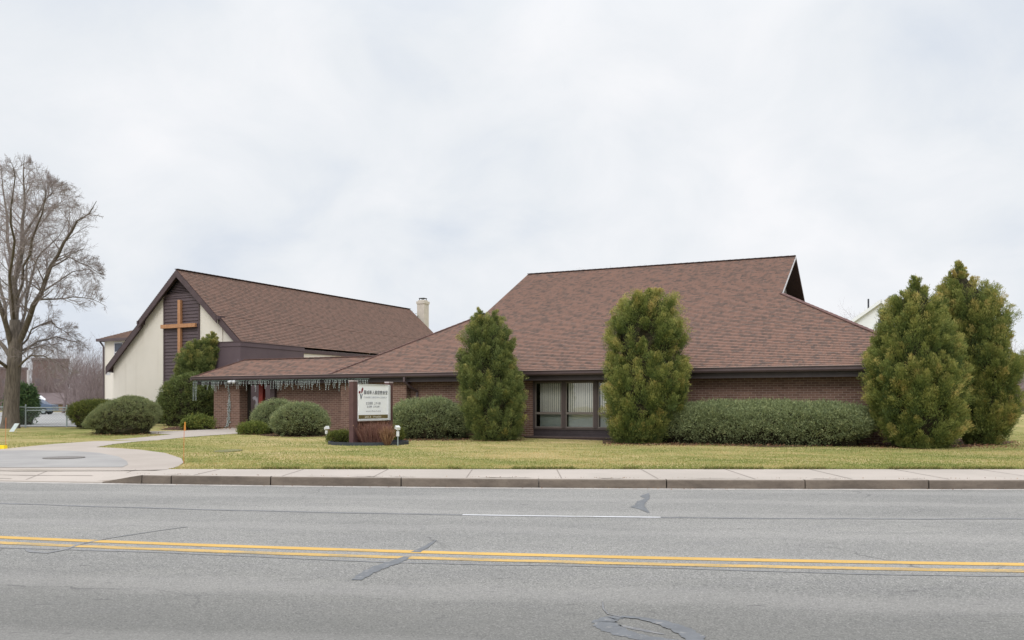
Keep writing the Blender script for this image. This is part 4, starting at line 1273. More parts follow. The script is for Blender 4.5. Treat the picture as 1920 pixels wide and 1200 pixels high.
silD = [(484, 1791, 1795), (502, 1778, 1808), (519, 1772, 1824), (545, 1762, 1853), (571, 1757, 1872), (600, 1756, 1887), (639, 1762, 1887), (668, 1770, 1888), (684, 1772, 1914), (704, 1776, 1915), (722, 1784, 1897), (762, 1790, 1910), (782, 1790, 1905), (808, 1796, 1892), (830, 1807, 1872)]
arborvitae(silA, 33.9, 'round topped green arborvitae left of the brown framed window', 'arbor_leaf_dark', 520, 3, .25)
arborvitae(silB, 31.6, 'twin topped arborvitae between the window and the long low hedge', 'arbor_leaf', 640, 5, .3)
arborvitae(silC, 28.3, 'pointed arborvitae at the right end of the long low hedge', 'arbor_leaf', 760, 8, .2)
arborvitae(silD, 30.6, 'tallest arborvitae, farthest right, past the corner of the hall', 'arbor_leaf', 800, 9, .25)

def mound(name, c, rx, ry, h, label, mat, n, seed, cat='shrub', group=None, rz=0, fine=.09, wid=.022, lift=.3, power=2.4, topfun=None, under=.0, shell=.16, feather=.55, clump=14, power2=None, loaf=False, undercut=.2, flat=1.0):
    """a rounded shrub: sprays over a superellipsoid dome. c on the ground"""
    rng = np.random.default_rng(seed)
    root = empty(name, c, rz, label, cat, group)
    k = n // clump
    power2 = power2 or power; e = 2 / power; e2 = 2 / power2
    def spow(x, p): return np.sign(x) * np.abs(x) ** p
    zc_ = h * lift; hz = h - zc_
    tg = np.linspace(0, 2 * np.pi, 241) if not loaf else np.linspace(-.36, np.pi + .36, 241); pg = (np.linspace(-.36, np.pi / 2 - .001, 121) if not loaf else np.linspace(-.9999, .9999, 121))
    TG, PG = np.meshgrid(tg, pg)
    def surf(a, b):
        if loaf:
            w_ = (1 - np.abs(b) ** power) ** (1 / power)
            return b, w_ * spow(np.cos(a), e2), w_ * spow(np.sin(a), e2)
        return spow(np.cos(b), e2) * spow(np.cos(a), e), spow(np.cos(b), e2) * spow(np.sin(a), e), spow(np.sin(b), e2)
    gx_, gy_, gz_ = surf(TG, PG); G = np.stack([gx_ * rx, gy_ * ry, gz_ * hz], -1)
    ar = np.linalg.norm(np.cross(G[1:, :-1] - G[:-1, :-1], G[:-1, 1:] - G[:-1, :-1]), axis=-1).ravel()
    pick = rng.choice(len(ar), k, p=ar / ar.sum()); ii, jj = np.divmod(pick, 240)
    th = tg[jj] + rng.random(k) * (tg[1] - tg[0]); ph = pg[ii] + rng.random(k) * (pg[1] - pg[0])
    X, Yv, Z = surf(th, ph)
    q = 1 + .05 * bumpy(th, ph * 2, seed) + .03 * np.sin(9 * th + 4 * ph + seed) * np.sin(7 * ph + 2 * th)
    zlow = -abs(float(spow(np.sin(np.array(.36)), e2)))
    cen = np.stack([X * rx * q, Yv * ry * q, np.where(Z > 0, zc_ + Z * hz * q, zc_ * (1 - Z / zlow))], 1)
    cen[:, :2] *= (1 - undercut * np.clip(Z / zlow, 0, 1) ** 1.3)[:, None]
    if topfun is not None: cen[:, 2] *= topfun(cen[:, 0] / rx)
    pw = power - 1
    nrm = np.stack([spow(X, pw) / rx, spow(Yv, pw) / ry, spow(np.maximum(Z, -.2), power2 - 1) / hz], 1); nrm /= np.linalg.norm(nrm, axis=1, keepdims=True)
    cen *= 1 - shell * rng.random((k, 1)) ** 2 * np.array([1, 1, .6])
    keep = (cen[:, 2] > .17 * h) | (rng.random(k) < .3); cen, nrm = cen[keep], nrm[keep]; k = len(cen)
    idx = np.repeat(np.arange(k), clump); N = len(idx)
    dirc = nrm + rng.normal(0, .35, (k, 3)) + np.array([0, 0, .35]); dirc[:, 2] *= flat; dirc /= np.linalg.norm(dirc, axis=1, keepdims=True)
    spread = fine * 1.1
    P = cen[idx] + rng.normal(0, spread * .55, (N, 3)) + dirc[idx] * rng.uniform(-.5, .6, N)[:, None] * fine
    A = dirc[idx] + rng.normal(0, feather, (N, 3))
    ti = (rng.normal(.45, .16, k))[idx] + rng.normal(0, .12, N)
    P[:, 2] = np.maximum(P[:, 2], .015)
    leaves('foliage', P, A, rng.uniform(.6, 1.35, N) * fine, rng.uniform(.7, 1.4, N) * wid, ti, M[mat], root)
    if loaf:
        V = []; Fc = []; nx, na = 24, 12
        for a_ in range(nx):
            X_ = -.86 + 1.72 * a_ / (nx - 1); w_ = max(.05, 1 - abs(X_) ** power) ** (1 / power) * .8
            for b2 in range(na):
                t_ = math.pi * b2 / (na - 1); jt = random.uniform(.93, 1.03)
                V.append((X_ * rx, ry * w_ * math.cos(t_) * jt * (.55 if b2 in (0, na - 1) else .96), max(.02, (zc_ + hz * w_ * math.sin(t_) * jt if 0 < b2 < na - 1 else .02)) * float(topfun(X_)) ))
        for a_ in range(nx - 1):
            for b2 in range(na - 1): Fc.append((a_ * na + b2, a_ * na + b2 + 1, (a_ + 1) * na + b2 + 1, (a_ + 1) * na + b2))
        Fc += [tuple(range(na)), tuple((nx - 1) * na + q_ for q_ in range(na))[::-1]]
        me = bpy.data.meshes.new('inner_branches'); me.from_pydata(V, [], Fc); me.materials.append(M['inner']); me.update()
        o = bpy.data.objects.new('inner_branches', me); col.objects.link(o); o.parent = root
        return root
    m = 12; zs_ = [h * .94 * i / (m - 1) for i in range(m)]; rr = []
    for z in zs_:
        if z < zc_: rr.append(.82 + .18 * z / zc_)
        else: rr.append(max(.02, (1 - ((z - zc_) / hz) ** power2)) ** (1 / power2))
    zs2 = [max(.02, z - .03) for z in zs_]
    cm = core_mesh('inner_branches', zs2, [0] * m, [0] * m, [rx * r for r in rr], [ry * r for r in rr], M['inner'], root, seed, .86 if power2 == power else .76)
    if topfun is not None:
        for v in cm.data.vertices: v.co.z *= float(topfun(np.array(v.co.x / rx)))
    return root

def shrub(px0, px1, ptop, pbase, label, mat, n, seed, dep=.8, name='shrub', extra=0, **kw):
    f = gp((px0 + px1) / 2, pbase)
    half = (px1 - px0) / 2 / F * f.y; ry = half * dep
    Yc_ = f.y + ry * .85
    half = (px1 - px0) / 2 / F * Yc_
    h = EYE + (HY - ptop) / F * Yc_ - T(Yc_)
    return mound(name, ((px0 + px1) / 2 * 0 + ((px0 + px1) / 2 - 960) / F * Yc_, Yc_, T(Yc_)), half, ry, h, label, mat, n, seed, **kw)

# long juniper hedge before the right wall
hx0, hx1 = U(1222, -.5), U(1640, -.5)
hc_ = C0 + Vector((u2.x, u2.y, 0)) * ((hx0 + hx1) / 2) + Vector((v2.x, v2.y, 0)) * (-.5); hc_.z = T(hc_.y)
hh = EYE + (HY - 754) / F * hc_.y - T(hc_.y)
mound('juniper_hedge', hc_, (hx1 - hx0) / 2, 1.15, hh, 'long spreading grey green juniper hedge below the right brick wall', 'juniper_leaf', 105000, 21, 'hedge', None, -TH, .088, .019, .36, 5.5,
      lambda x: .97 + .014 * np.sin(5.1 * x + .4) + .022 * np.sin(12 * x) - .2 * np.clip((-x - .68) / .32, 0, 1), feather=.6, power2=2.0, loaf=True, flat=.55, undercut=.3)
shrub(728, 886, 750, 824, 'loose blue green juniper mound between the notice board and the first arborvitae', 'juniper_leaf', 46000, 22, .75, 'juniper', flat=.6, fine=.09, wid=.02, lift=.34, power=2.3, feather=.5,
      topfun=lambda x: 1.0 + .03 * np.sin(6 * x) - .12 * np.clip((x - .1) / .9, 0, 1))
shrub(474, 566, 751, 813, 'clipped juniper ball nearest the porch, behind its twin', 'juniper_leaf_grey', 27000, 23, .85, 'juniper', group='twin clipped juniper balls', flat=.6, fine=.07, wid=.018, lift=.35, power=2.05, feather=.5)
shrub(511, 616, 757, 819, 'clipped juniper ball in front of its twin, left of the notice board', 'juniper_leaf_grey', 30000, 24, .85, 'juniper', group='twin clipped juniper balls', flat=.6, fine=.07, wid=.018, lift=.35, power=2.05, feather=.5)
shrub(163, 297, 744, 816, 'large clipped grey green juniper dome with a nose on its left, on the left lawn', 'sheared_leaf', 60000, 25, .75, 'juniper', fine=.05, wid=.014, lift=.5, power=2.25, feather=.7, undercut=.34,
      topfun=lambda x: 1.0 - .5 * np.clip((-x + .25) / 1.25, 0, 1) ** 1.5, shell=.04)
shrub(131, 236, 752, 804, 'olive green clipped yew behind the large juniper dome', 'yew_leaf', 24000, 26, .7, 'yew_shrub', fine=.07, wid=.02, lift=.5, power=2.5, undercut=.35)
JY = 45.0
mound('shrub', ((352 - 960) / F * JY, JY, T(JY)), 52 / F * JY, .95, EYE + (HY - 704) / F * JY - T(JY), 'dark rounded shrub against the church, beside the porch pillar', 'arbor_leaf_dark', 40000, 27, 'shrub', None, 0, .085, .023, .4, 2.8, lambda x: 1.0 - .2 * np.clip((-x - .1) / .9, 0, 1) ** 1.5 + .03 * np.sin(7 * x))
arborvitae([(624, 394, 404), (634, 378, 412), (645, 356, 408), (660, 346, 408), (680, 333, 408), (700, 327, 408), (720, 322, 406), (750, 320, 404), (790, 326, 398)], 46.6, 'tall green arborvitae growing against the church beside the cross', 'arbor_leaf_dark', 420, 28, .5, .7, None, 'tree', .12)
shrub(343, 402, 782, 806, 'low spreading bright green juniper at the foot of the porch pillar', 'golden_leaf', 5000, 29, .5, 'juniper', fine=.1, wid=.028, lift=.3)
shrub(449, 500, 796, 815, 'small yellow tipped juniper left of the clipped balls, beside the walk', 'golden_leaf', 4500, 30, .6, 'juniper', fine=.1, wid=.028, lift=.3)
shrub(614, 664, 810, 832, 'small olive bun shrub left of the notice board posts', 'yew_leaf', 6000, 31, .7, fine=.06, wid=.018, lift=.4)
shrub(729, 756, 800, 829, 'small brownish green shrub behind the right floodlight', 'yew_leaf', 4500, 32, .7, fine=.06, wid=.018, lift=.4)
shrub(280, 312, 780, 804, 'low dark hedge at the foot of the cream church wall', 'dark_shrub_leaf', 5000, 33, .5, 'low_hedge', 'hedge', fine=.09, wid=.028, lift=.4) if False else None
fq = Vector((A0.x + cu.x * .0 - cv.x * 1.0, A0.y + cu.y * .0 - cv.y * 1.0, T(49)))
mound('low_hedge', fq, 2.4, .55, .95, 'low dark hedge at the foot of the church front wall', 'dark_shrub_leaf', 9000, 34, 'hedge', None, -THC, .1, .03, .4, 4)
shrub(14, 68, 722, 797, 'dark evergreen shrub behind the wire fence beside the bare tree', 'dark_shrub_leaf', 12000, 35, .7, fine=.13, wid=.045, lift=.4, power=2.2)

def twig_bush(name, px0, px1, ptop, pbase, Y, label, mat, n, seed):
    rng = np.random.default_rng(seed)
    c = at((px0 + px1) / 2, pbase, Y); c.z = T(Y)
    root = empty(name, c, 0, label, 'shrub')
    half = (px1 - px0) / 2 / F * Y; h = (pbase - ptop) / F * Y
    P = np.stack([rng.uniform(-.55, .55, n) * half, rng.uniform(-.4, .4, n) * half, np.zeros(n)], 1)
    A = np.stack([P[:, 0] * .8 + rng.normal(0, .12, n), P[:, 1] * .8 + rng.normal(0, .12, n), np.full(n, h)], 1)
    P2 = P + A * rng.uniform(0, .7, (n, 1)); A2 = A + rng.normal(0, .25, (n, 3)) * h
    leaves('stems', np.concatenate([P, P2]), np.concatenate([A, A2]), np.concatenate([rng.uniform(.7, 1.05, n) * h, rng.uniform(.15, .4, n) * h]),
           np.concatenate([np.full(n, .016), np.full(n, .012)]), np.concatenate([rng.random(n), rng.random(n)]), M[mat], root)
    m_ = int(n * .5); s = rng.integers(0, n, m_)
    leaves('dry_leaves', P[s] + A[s] * rng.uniform(.1, 1, (m_, 1)), rng.normal(size=(m_, 3)), rng.uniform(.03, .06, m_), rng.uniform(.02, .03, m_), rng.random(m_), M['dry_leaf'], root)
twig_bush('twig_shrub', 666, 738, 788, 832, 30.9, 'bare reddish brown twiggy shrub under the notice board', 'red_twig', 700, 41)
twig_bush('dry_grass', 716, 736, 800, 836, 29.9, 'tuft of dry pale brown stems at the foot of the right sign post', 'dry_leaf', 260, 42)

# grass: short blades over the lawn that faces the road
def grass():
    N = 150000; rng = np.random.default_rng(5)
    y = 19.1 + 20 * rng.random(N) ** 1.5; x = (rng.uniform(-120, 2040, N) - 960) / F * y
    big = np.array(pp); 
    def inside(poly, x, y):
        res = np.zeros(len(x), bool); n = len(poly)
        for i in range(n):
            (xa, ya), (xb, yb) = poly[i], poly[(i + 1) % n]
            c = ((ya > y) != (yb > y)) & (x < (xb - xa) * (y - ya) / (yb - ya + 1e-12) + xa); res ^= c
        return res
    keep = ~inside([(a, b - .05) if i_ < 6 else (a, b) for i_, (a, b) in enumerate(pp)], x, y) & (y > np.array([sb(q) for q in x]) + .0)
    c = C0; lu = (x - c.x) * u2.x + (y - c.y) * u2.y; lv = (x - c.x) * v2.x + (y - c.y) * v2.y
    keep &= ~((lv > -.2) & (lu < 1))
    x, y = x[keep], y[keep]; n = len(x)
    z = np.interp(y, [a for a, _ in TP], [b for _, b in TP])
    P = np.stack([x, y, z - .005], 1)
    A = np.stack([rng.normal(0, .5, n), rng.normal(0, .5, n), np.ones(n)], 1)
    t = .42 + .26 * np.sin(x * .55 + 1.3 * np.sin(y * .6)) * np.sin(y * .8 + .35 * x + 1) + .16 * np.sin(x * 1.3 + 2 * np.sin(y * 1.1)) + .1 * np.sin(x * 3.3 + y * 2) + rng.normal(0, .17, n)
    t += .22 * np.exp(-((x - 1.5) / 4.5) ** 2 - ((y - 26.5) / 4) ** 2) - .15 * np.exp(-((x + 5.5) / 3) ** 2 - ((y - 24) / 4) ** 2)
    o = leaves('lawn_grass', P, A, rng.uniform(.02, .05, n), rng.uniform(.012, .022, n), t, M['grass_blades'])
    tag(o, 'short winter grass, green and straw coloured, across the front lawn', 'grass', kind='stuff')
grass()
# ragged tufts along the back edge of the pavement
def edge_tufts():
    rng = np.random.default_rng(6); n = 14000
    x = rng.uniform(-6.2, 13, n); y = 19.13 + np.abs(rng.normal(0, .05, n))
    P = np.stack([x, y, np.full(n, .165)], 1); A = np.stack([rng.normal(0, .5, n), rng.normal(-.7, .5, n), np.ones(n)], 1)
    o = leaves('lawn_edge_grass', P, A, rng.uniform(.03, .1, n) * (.6 + .6 * (np.sin(x * 2.3) * np.sin(x * .9 + 1) > 0)), rng.uniform(.012, .02, n), .35 + rng.normal(0, .25, n), M['grass_blades'])
    tag(o, 'ragged grass fringe overhanging the back edge of the pavement', 'grass', kind='stuff')
edge_tufts()
def litter():
    rng = np.random.default_rng(8); n = 420
    x = rng.uniform(-8, 14, n); y = np.array([yc(a) for a in x]) + np.where(rng.random(n) < .5, rng.uniform(.15, .3, n), rng.uniform(-.25, -.02, n))
    z = np.where(y > np.array([yc(a) for a in x]), .186, .012) 
    P = np.stack([x, y, z], 1); A = np.stack([rng.normal(size=n), rng.normal(size=n), np.full(n, .12)], 1)
    tag(leaves('leaf_litter', P, A, rng.uniform(.012, .04, n), rng.uniform(.008, .018, n), rng.random(n), M['dry_leaf']), 'dry leaf crumbs along the kerb', 'litter', kind='stuff')
litter()

def fallen():
    rng = np.random.default_rng(15); pts = []
    for (pxa, pxb, pya, pyb, m_) in ((1130, 1660, 831, 838, 900), (1640, 1910, 828, 842, 700), (735, 985, 823, 829, 260), (455, 640, 811, 819, 220), (300, 450, 800, 806, 260), (170, 300, 812, 818, 160)):
        for _ in range(m_): pts.append(gp(rng.uniform(pxa, pxb), rng.uniform(pya, pyb)))
    P = np.array([(p.x, p.y, p.z + .03) for p in pts]); n = len(P)
    A = np.stack([rng.normal(size=n), rng.normal(size=n), np.abs(rng.normal(0, .35, n))], 1)
    tag(leaves('fallen_leaves', P, A, rng.uniform(.04, .09, n), rng.uniform(.025, .05, n), rng.random(n), M['dry_leaf']), 'fallen brown leaves along the planting beds', 'leaves', kind='stuff')
fallen()

# ------------------------------------------------------------------ bare trees
LIMIT = None
def grow_branch(mb, p, d, length, r, level, rng, maxlev, droop=0.0, counter=None, sides=5, ang=(.5, 1.0), kids=8):
    n = 5 if level < maxlev - 1 else 4
    pts, rad = [p.copy()], [r]
    q = p.copy(); dd = d.normalized()
    for i in range(n):
        dd = (dd + Vector((rng.gauss(0, .1), rng.gauss(0, .1), rng.gauss(.04, .08) - droop * (i / n)))).normalized()
        q = q + dd * (length / n)
        if LIMIT and not LIMIT(q): break
        pts.append(q.copy()); rad.append(max(.0035, r * (1 - .82 * (i + 1) / n)))
    if len(pts) < 2: return
    mb.tube(pts, rad, max(3, sides), cap=False)
    if level >= maxlev: return
    spawn(mb, pts, rad, length, level, rng, maxlev, droop, sides, ang=ang, kids=kids)
def spawn(mb, pts, rad, length, level, rng, maxlev, droop, sides, dens=1.0, first=.2, ang=(.5, 1.0), kids=8):
    cnt = max(2, int(kids * dens))
    for j in range(cnt):
        t = first + (1 - first) * (j + rng.random()) / cnt
        f = t * (len(pts) - 1); i = min(len(pts) - 2, int(f)); g = f - i
        p = pts[i].lerp(pts[i + 1], g); r = rad[i] + (rad[i + 1] - rad[i]) * g
        tan = (pts[i + 1] - pts[i]).normalized()
        ax = tan.cross(Vector((rng.gauss(0, 1), rng.gauss(0, 1), rng.gauss(0, 1)))).normalized()
        a_ = rng.uniform(*ang)
        d = (tan * math.cos(a_) + ax * math.sin(a_)).normalized()
        grow_branch(mb, p, d, length * rng.uniform(.38, .64) * (1.05 - .4 * t), max(.0055, min(r * .5, .045)), level + 1, rng, maxlev, droop, sides=sides - 1, ang=ang, kids=kids)

def big_tree():
    rng = random.Random(12)
    BY = gp(20, 802).y
    base = Vector(((20 - 960) / F * BY, BY, T(BY)))
    root = empty('bare_tree', base, 0, 'large bare deciduous tree with spreading limbs at the left edge of the photo', 'tree')
    sc = BY / F
    def pt(px, py, dy=0):
        k_ = (BY + dy) / F; return Vector(((px - 960) * k_ - base.x, dy, EYE + (HY - py) * k_ - base.z))
    mb = MB()
    mb.tube([pt(19, 812), pt(19, 802), pt(20, 790), pt(21, 765), pt(24, 715), pt(27, 680), pt(29, 650), pt(28, 600)], [x * sc for x in (22, 17.5, 15.2, 13.4, 12.5, 12.5, 12, 9)], 12)
    mb.build('trunk', M['bark'], root, smooth=True)
    limbs = [
        ([(28, 610), (27, 560), (33, 500), (39, 440), (42, 390), (42, 340), (46, 292)], [10, 8.5, 7, 5, 3.6, 2.2, .6], .0),
        ([(27, 640), (23, 560), (18, 480), (14, 425), (6, 380), (4, 330), (2, 300)], [9, 7.5, 5.4, 4, 2.8, 1.6, .5], 1.2),
        ([(34, 645), (55, 592), (76, 550), (96, 500), (121, 452), (146, 415), (181, 377)], [9.5, 7.8, 6.4, 5, 3.6, 2.4, .6], -.6),
        ([(35, 640), (46, 585), (58, 525), (66, 490), (90, 462), (124, 420)], [5, 4, 3.4, 2.8, 1.8, .6], .8),
        ([(40, 450), (66, 410), (84, 375), (100, 345), (112, 336)], [3.2, 2.6, 2, 1.2, .4], -.5),
        ([(38, 470), (60, 440), (96, 395), (125, 372)], [3.2, 2.2, 1.4, .5], 1.4),
        ([(22, 655), (6, 590), (-20, 520), (-45, 450), (-60, 380), (-70, 330)], [8, 6.5, 5, 3.6, 2, .6], -.8),
        ([(20, 670), (-10, 630), (-50, 580), (-95, 530), (-130, 480)], [7, 5, 3.6, 2.2, .6], .9),
        ([(15, 690), (-20, 660), (-70, 640), (-120, 620)], [5, 3.6, 2.2, .6], -1.6),
        ([(33, 690), (58, 668), (84, 668), (112, 682), (134, 704)], [3.6, 2.8, 2, 1.2, .5], -.5),
        ([(36, 660), (70, 640), (108, 632), (140, 640), (170, 658)], [3.2, 2.6, 2, 1.3, .5], 1.6),
        ([(70, 562), (100, 562), (135, 556), (170, 560), (200, 575)], [2.8, 2.2, 1.6, 1, .4], -1.2),
        ([(76, 550), (108, 530), (135, 510), (165, 505), (195, 522)], [2.6, 2.2, 1.6, 1, .4], 1),
        ([(98, 500), (130, 484), (165, 500), (198, 518)], [2.4, 1.8, 1.1, .4], -.6),
        ([(36, 652), (60, 620), (96, 600), (120, 622), (150, 640)], [2.8, 2.4, 1.8, 1, .4], .3),
        ([(32, 670), (52, 655), (82, 648), (106, 652)], [2.6, 2, 1.4, .5], 1.2),
        ([(30, 655), (12, 600), (2, 540), (-8, 480), (-12, 420), (-20, 350), (-22, 310)], [6, 5, 4.2, 3.4, 2.4, 1.4, .4], 1.6),
        ([(32, 560), (44, 500), (62, 450), (78, 400), (86, 350)], [4, 3.4, 2.6, 1.6, .4], -1.8),
        ([(26, 600), (20, 520), (28, 450), (22, 390), (28, 330), (22, 305)], [4, 3.4, 2.8, 2, 1.2, .4], -2.6),
        ([(30, 600), (48, 540), (55, 470), (70, 410), (72, 350)], [4, 3.2, 2.4, 1.5, .4], 2.8),
    ]
    lb = MB(); tb = MB()
    global LIMIT
    ly = [250, 285, 300, 340, 375, 420, 480, 560, 620, 660, 700, 740]; lx = [-60, 50, 76, 122, 176, 192, 204, 206, 186, 168, 156, 120]
    def LIMIT(q):
        Y = base.y + q.y; px = 960 + F * (base.x + q.x) / Y; py = HY - F * (base.z + q.z - EYE) / Y
        top = 286 + 14 * math.sin(px * .11) + 9 * math.sin(px * .31 + 1) + max(0, -px) * .25 + rng.gauss(0, 10)
        return py > top and px < np.interp(py, ly, lx) + 9 * math.sin(py * .13) + rng.gauss(0, 12)
    for pl_, rd_, dep in limbs:
        n = len(pl_); pts = []
        for i, (a, b) in enumerate(pl_): pts.append(pt(a, b, dep * i * 1.1))
        rad = [x * sc * .66 for x in rd_]
        # resample with slight wander
        P, Q = [], []
        for i in range(n - 1):
            for g in (0, .5):
                P.append(pts[i].lerp(pts[i + 1], g) + Vector((rng.gauss(0, .03), rng.gauss(0, .08), rng.gauss(0, .03))) * (1 if i + g > 0 else 0)); Q.append(rad[i] + (rad[i + 1] - rad[i]) * g)
        P.append(pts[-1]); Q.append(rad[-1])
        lb.tube(P, Q, 7, cap=False)
        Lm = sum((P[i + 1] - P[i]).length for i in range(len(P) - 1))
        spawn(tb, P, Q, min(Lm, 4.6) * (.72 if pl_[-1][1] < 430 else .46), 1, rng, 4, .07, 5, dens=2.9, first=.15, ang=(.4, .95), kids=8)
    lb.build('limbs', M['bark'], root, smooth=True)
    tb.build('twigs', M['twig_bark'], root)
    LIMIT = None
big_tree()

def small_tree(px, pbase, ptop, Y, label, seed, group=None, mat='far_bark', lev=3, spread=.55, name='bare_tree', lean=0):
    rng = random.Random(seed)
    x = (px - 960) / F * Y; z0 = T(Y)
    root = empty(name, (x, Y, z0), 0, label, 'tree', group)
    h = EYE + (HY - ptop) / F * Y - z0
    tr = MB(); r0 = h * .018
    pts = [Vector((0, 0, -.2)), Vector((lean * .1 * h, 0, h * .2)), Vector((lean * .2 * h, 0, h * .42))]
    tr.tube(pts, [r0 * 1.3, r0, r0 * .8], 7, cap=False)
    tr.build('trunk', M[mat], root, smooth=True)
    cb = MB()
    for i in range(6):
        a = 2 * math.pi * i / 6 + rng.random(); d = Vector((math.cos(a) * spread, math.sin(a) * spread, 1 - .3 * rng.random()))
        p = pts[1].lerp(pts[2], rng.random())
        grow_branch(cb, p, d, h * rng.uniform(.42, .6), r0 * .6, 1, rng, lev, .03, sides=4)
    cb.build('crown', M[mat], root)
    return root
far = [(118, 640, 92, .35, 'thin bare tree behind the parking lot, leftmost of the row'), (141, 655, 98, -.1, 'bare tree rising over the brick block behind the parking lot'),
       (158, 668, 84, -.35, 'bare tree with a leaning trunk behind the parking lot'), (172, 662, 90, .1, 'slim bare tree near the end of the parking lot'), (186, 655, 86, -.15, 'bare tree nearest the church wing'),
       (100, 690, 118, .1, 'low bare tree in front of the brick block')]
for i, (px, top, Y, ln_, lab) in enumerate(far): small_tree(px, 0, top, Y, lab, 50 + i, 'bare trees behind the parking lot', lev=3, lean=ln_)
small_tree(1906, 0, 606, 80, 'bare tree on the skyline at the right edge behind the evergreens', 71, None, lev=3, spread=.6)
small_tree(1196, 0, 484, 75, 'tip of a bare tree just showing over the hall ridge', 72, None, lev=3, spread=.45)
small_tree(1600, 0, 572, 90, 'faint bare treetop beside the white house gable', 73, None, lev=3, spread=.5)

def thicket(name, x0, x1, Y0, Y1, hmin, hmax, n, seed, label):
    rng = random.Random(seed); mb = MB()
    for i in range(n):
        Y = rng.uniform(Y0, Y1); px = rng.uniform(x0, x1); x = (px - 960) / F * Y
        h = rng.uniform(hmin, hmax); p = Vector((x, Y, T(Y) - .1))
        d = Vector((rng.gauss(0, .25), rng.gauss(0, .25), 1))
        grow_branch(mb, p, d, h, .035, 2, rng, 3, .02, sides=3)
    o = mb.build(name, M['far_bark']); tag(o, label, 'thicket', kind='stuff')
thicket('thicket', -260, 135, 114, 134, 3.5, 9.5, 820, 81, 'tangle of brown leafless undergrowth before the far brick blocks')
thicket('thicket', 132, 205, 70, 110, 2.5, 6.5, 330, 83, 'tangle of brown leafless undergrowth behind the parking lot, beside the church wing')
thicket('thicket', 1870, 1990, 85, 120, 2.5, 5.5, 220, 82, 'tangle of leafless undergrowth at the right edge behind the lawn')

# ------------------------------------------------------------------ far buildings
def far_block(px0, px1, ptop, Y, label, wins, depth=12):
    x0, x1 = (px0 - 960) / F * Y, (px1 - 960) / F * Y
    root = empty('brick_block', ((x0 + x1) / 2, Y, T(Y)), math.atan2(-(x0 + x1) / 2, Y), label, 'building', 'brick blocks beyond the parking lot')
    w_ = (x1 - x0) / 2 * .86; h = EYE + (HY - ptop) / F * Y - T(Y)
    mb = MB(); mb.box(-w_, w_, 0, depth, -.3, h); mb.build('wall', M['far_brick'], root)
    mb = MB(); mb.box(-w_ - .15, w_ + .15, -.15, depth + .15, h + .003, h + .35); mb.build('roof', M['far_roof'], root)
    for (a, z) in wins:
        mb = MB(); mb.box(a - .5, a + .5, -.06, -.004, z - .7, z + .7); f = mb.build('window', M['far_tan'], root)
        mb = MB(); mb.box(a - .42, a + .42, -.09, -.063, z - .6, z + .6); mb.build('pane', M['far_glass'], f)
far_block(-60, 52, 692, 150, 'wide low brick block partly hidden by the bare tree trunk', [(a, z) for a in (-4, -1.5, 1, 3.5) for z in (2.0, 4.6)])
far_block(60, 130, 676, 140, 'taller brown brick block behind the bare trees', [(a, z) for a in (-1.8, .8) for z in (1.8, 4.4)])
# small house with a pale gable
hY = 112; hxc = (92 - 960) / F * hY
hs = empty('small_house', (hxc, hY, T(hY)), R(-20), 'small tan house with a pale gable beyond the parking lot', 'house')
mb = MB(); mb.box(-4.5, 4.5, 0, 5, -.3, .9); mb.build('wall', M['far_tan'], hs)
mb = MB(); mb.prism([(-4.9, -.3, .9), (4.9, -.3, .9), (4.9, 2.5, 2.3), (-4.9, 2.5, 2.3)], (0, 0, .12)); mb.prism([(-4.9, 2.503, 2.3), (4.9, 2.503, 2.3), (4.9, 5.3, .9), (-4.9, 5.3, .9)], (0, 0, .12)); mb.build('roof', M['far_roof'], hs)
mb = MB(); mb.prism([(-4.2, -.5, .95), (-.4, -.5, .95), (-2.3, -.5, 2.05)], (0, 1.4, 0)); mb.build('gable', M['far_white'], hs)
# utility pole
pY = 88; mb = MB(); px_ = (53 - 960) / F * pY
hp = EYE + (HY - 694) / F * pY
mb.tube([(px_, pY, .3), (px_, pY, hp)], [.17, .13], 8); tag(mb.build('utility_pole', M['pole_grey']), 'plain pale grey pole standing before the brick blocks', 'pole')
# parked car
cY = 82; cxp = (58 - 960) / F * cY
car = empty('parked_car', (cxp, cY, T(cY)), R(10), 'blue grey parked car half hidden behind the dark shrub and fence', 'car')
prof = [(-2.1, .35), (-2.15, .75), (-1.95, .88), (-1.2, .95), (-.5, 1.4), (.75, 1.42), (1.45, .98), (2.1, .92), (2.15, .4), (2.05, .3), (-2.0, .3)]
mb = MB(); mb.prism([(x, -.85, z) for x, z in prof[::-1]][::-1], (0, 1.7, 0)); mb.build('body', M['car_paint'], car, bevel=.04)
mb = MB(); mb.face([(-1.12, -.76, .99), (-1.12, .76, .99), (-.5, .7, 1.39), (-.5, -.7, 1.39)][::-1]); 
for s in (-1, 1):
    q = [(-1.02, s * .857, .97), (1.3, s * .857, 1.0), (.72, s * .857, 1.36), (-.48, s * .857, 1.36)]
    mb.face(q if s < 0 else q[::-1])
mb.build('windows', M['far_glass'], car)
for x in (-1.35, 1.35):
    for s in (-1, 1):
        mb = MB(); mb.tube([(x, s * .7, .32), (x, s * .88, .32)], .32, 14); wh = mb.build('wheel', M['tyre_black'], car)
        mb = MB(); mb.tube([(x, s * .883, .32), (x, s * .9, .32)], .19, 12); mb.build('rim', M['galvanised'], wh)
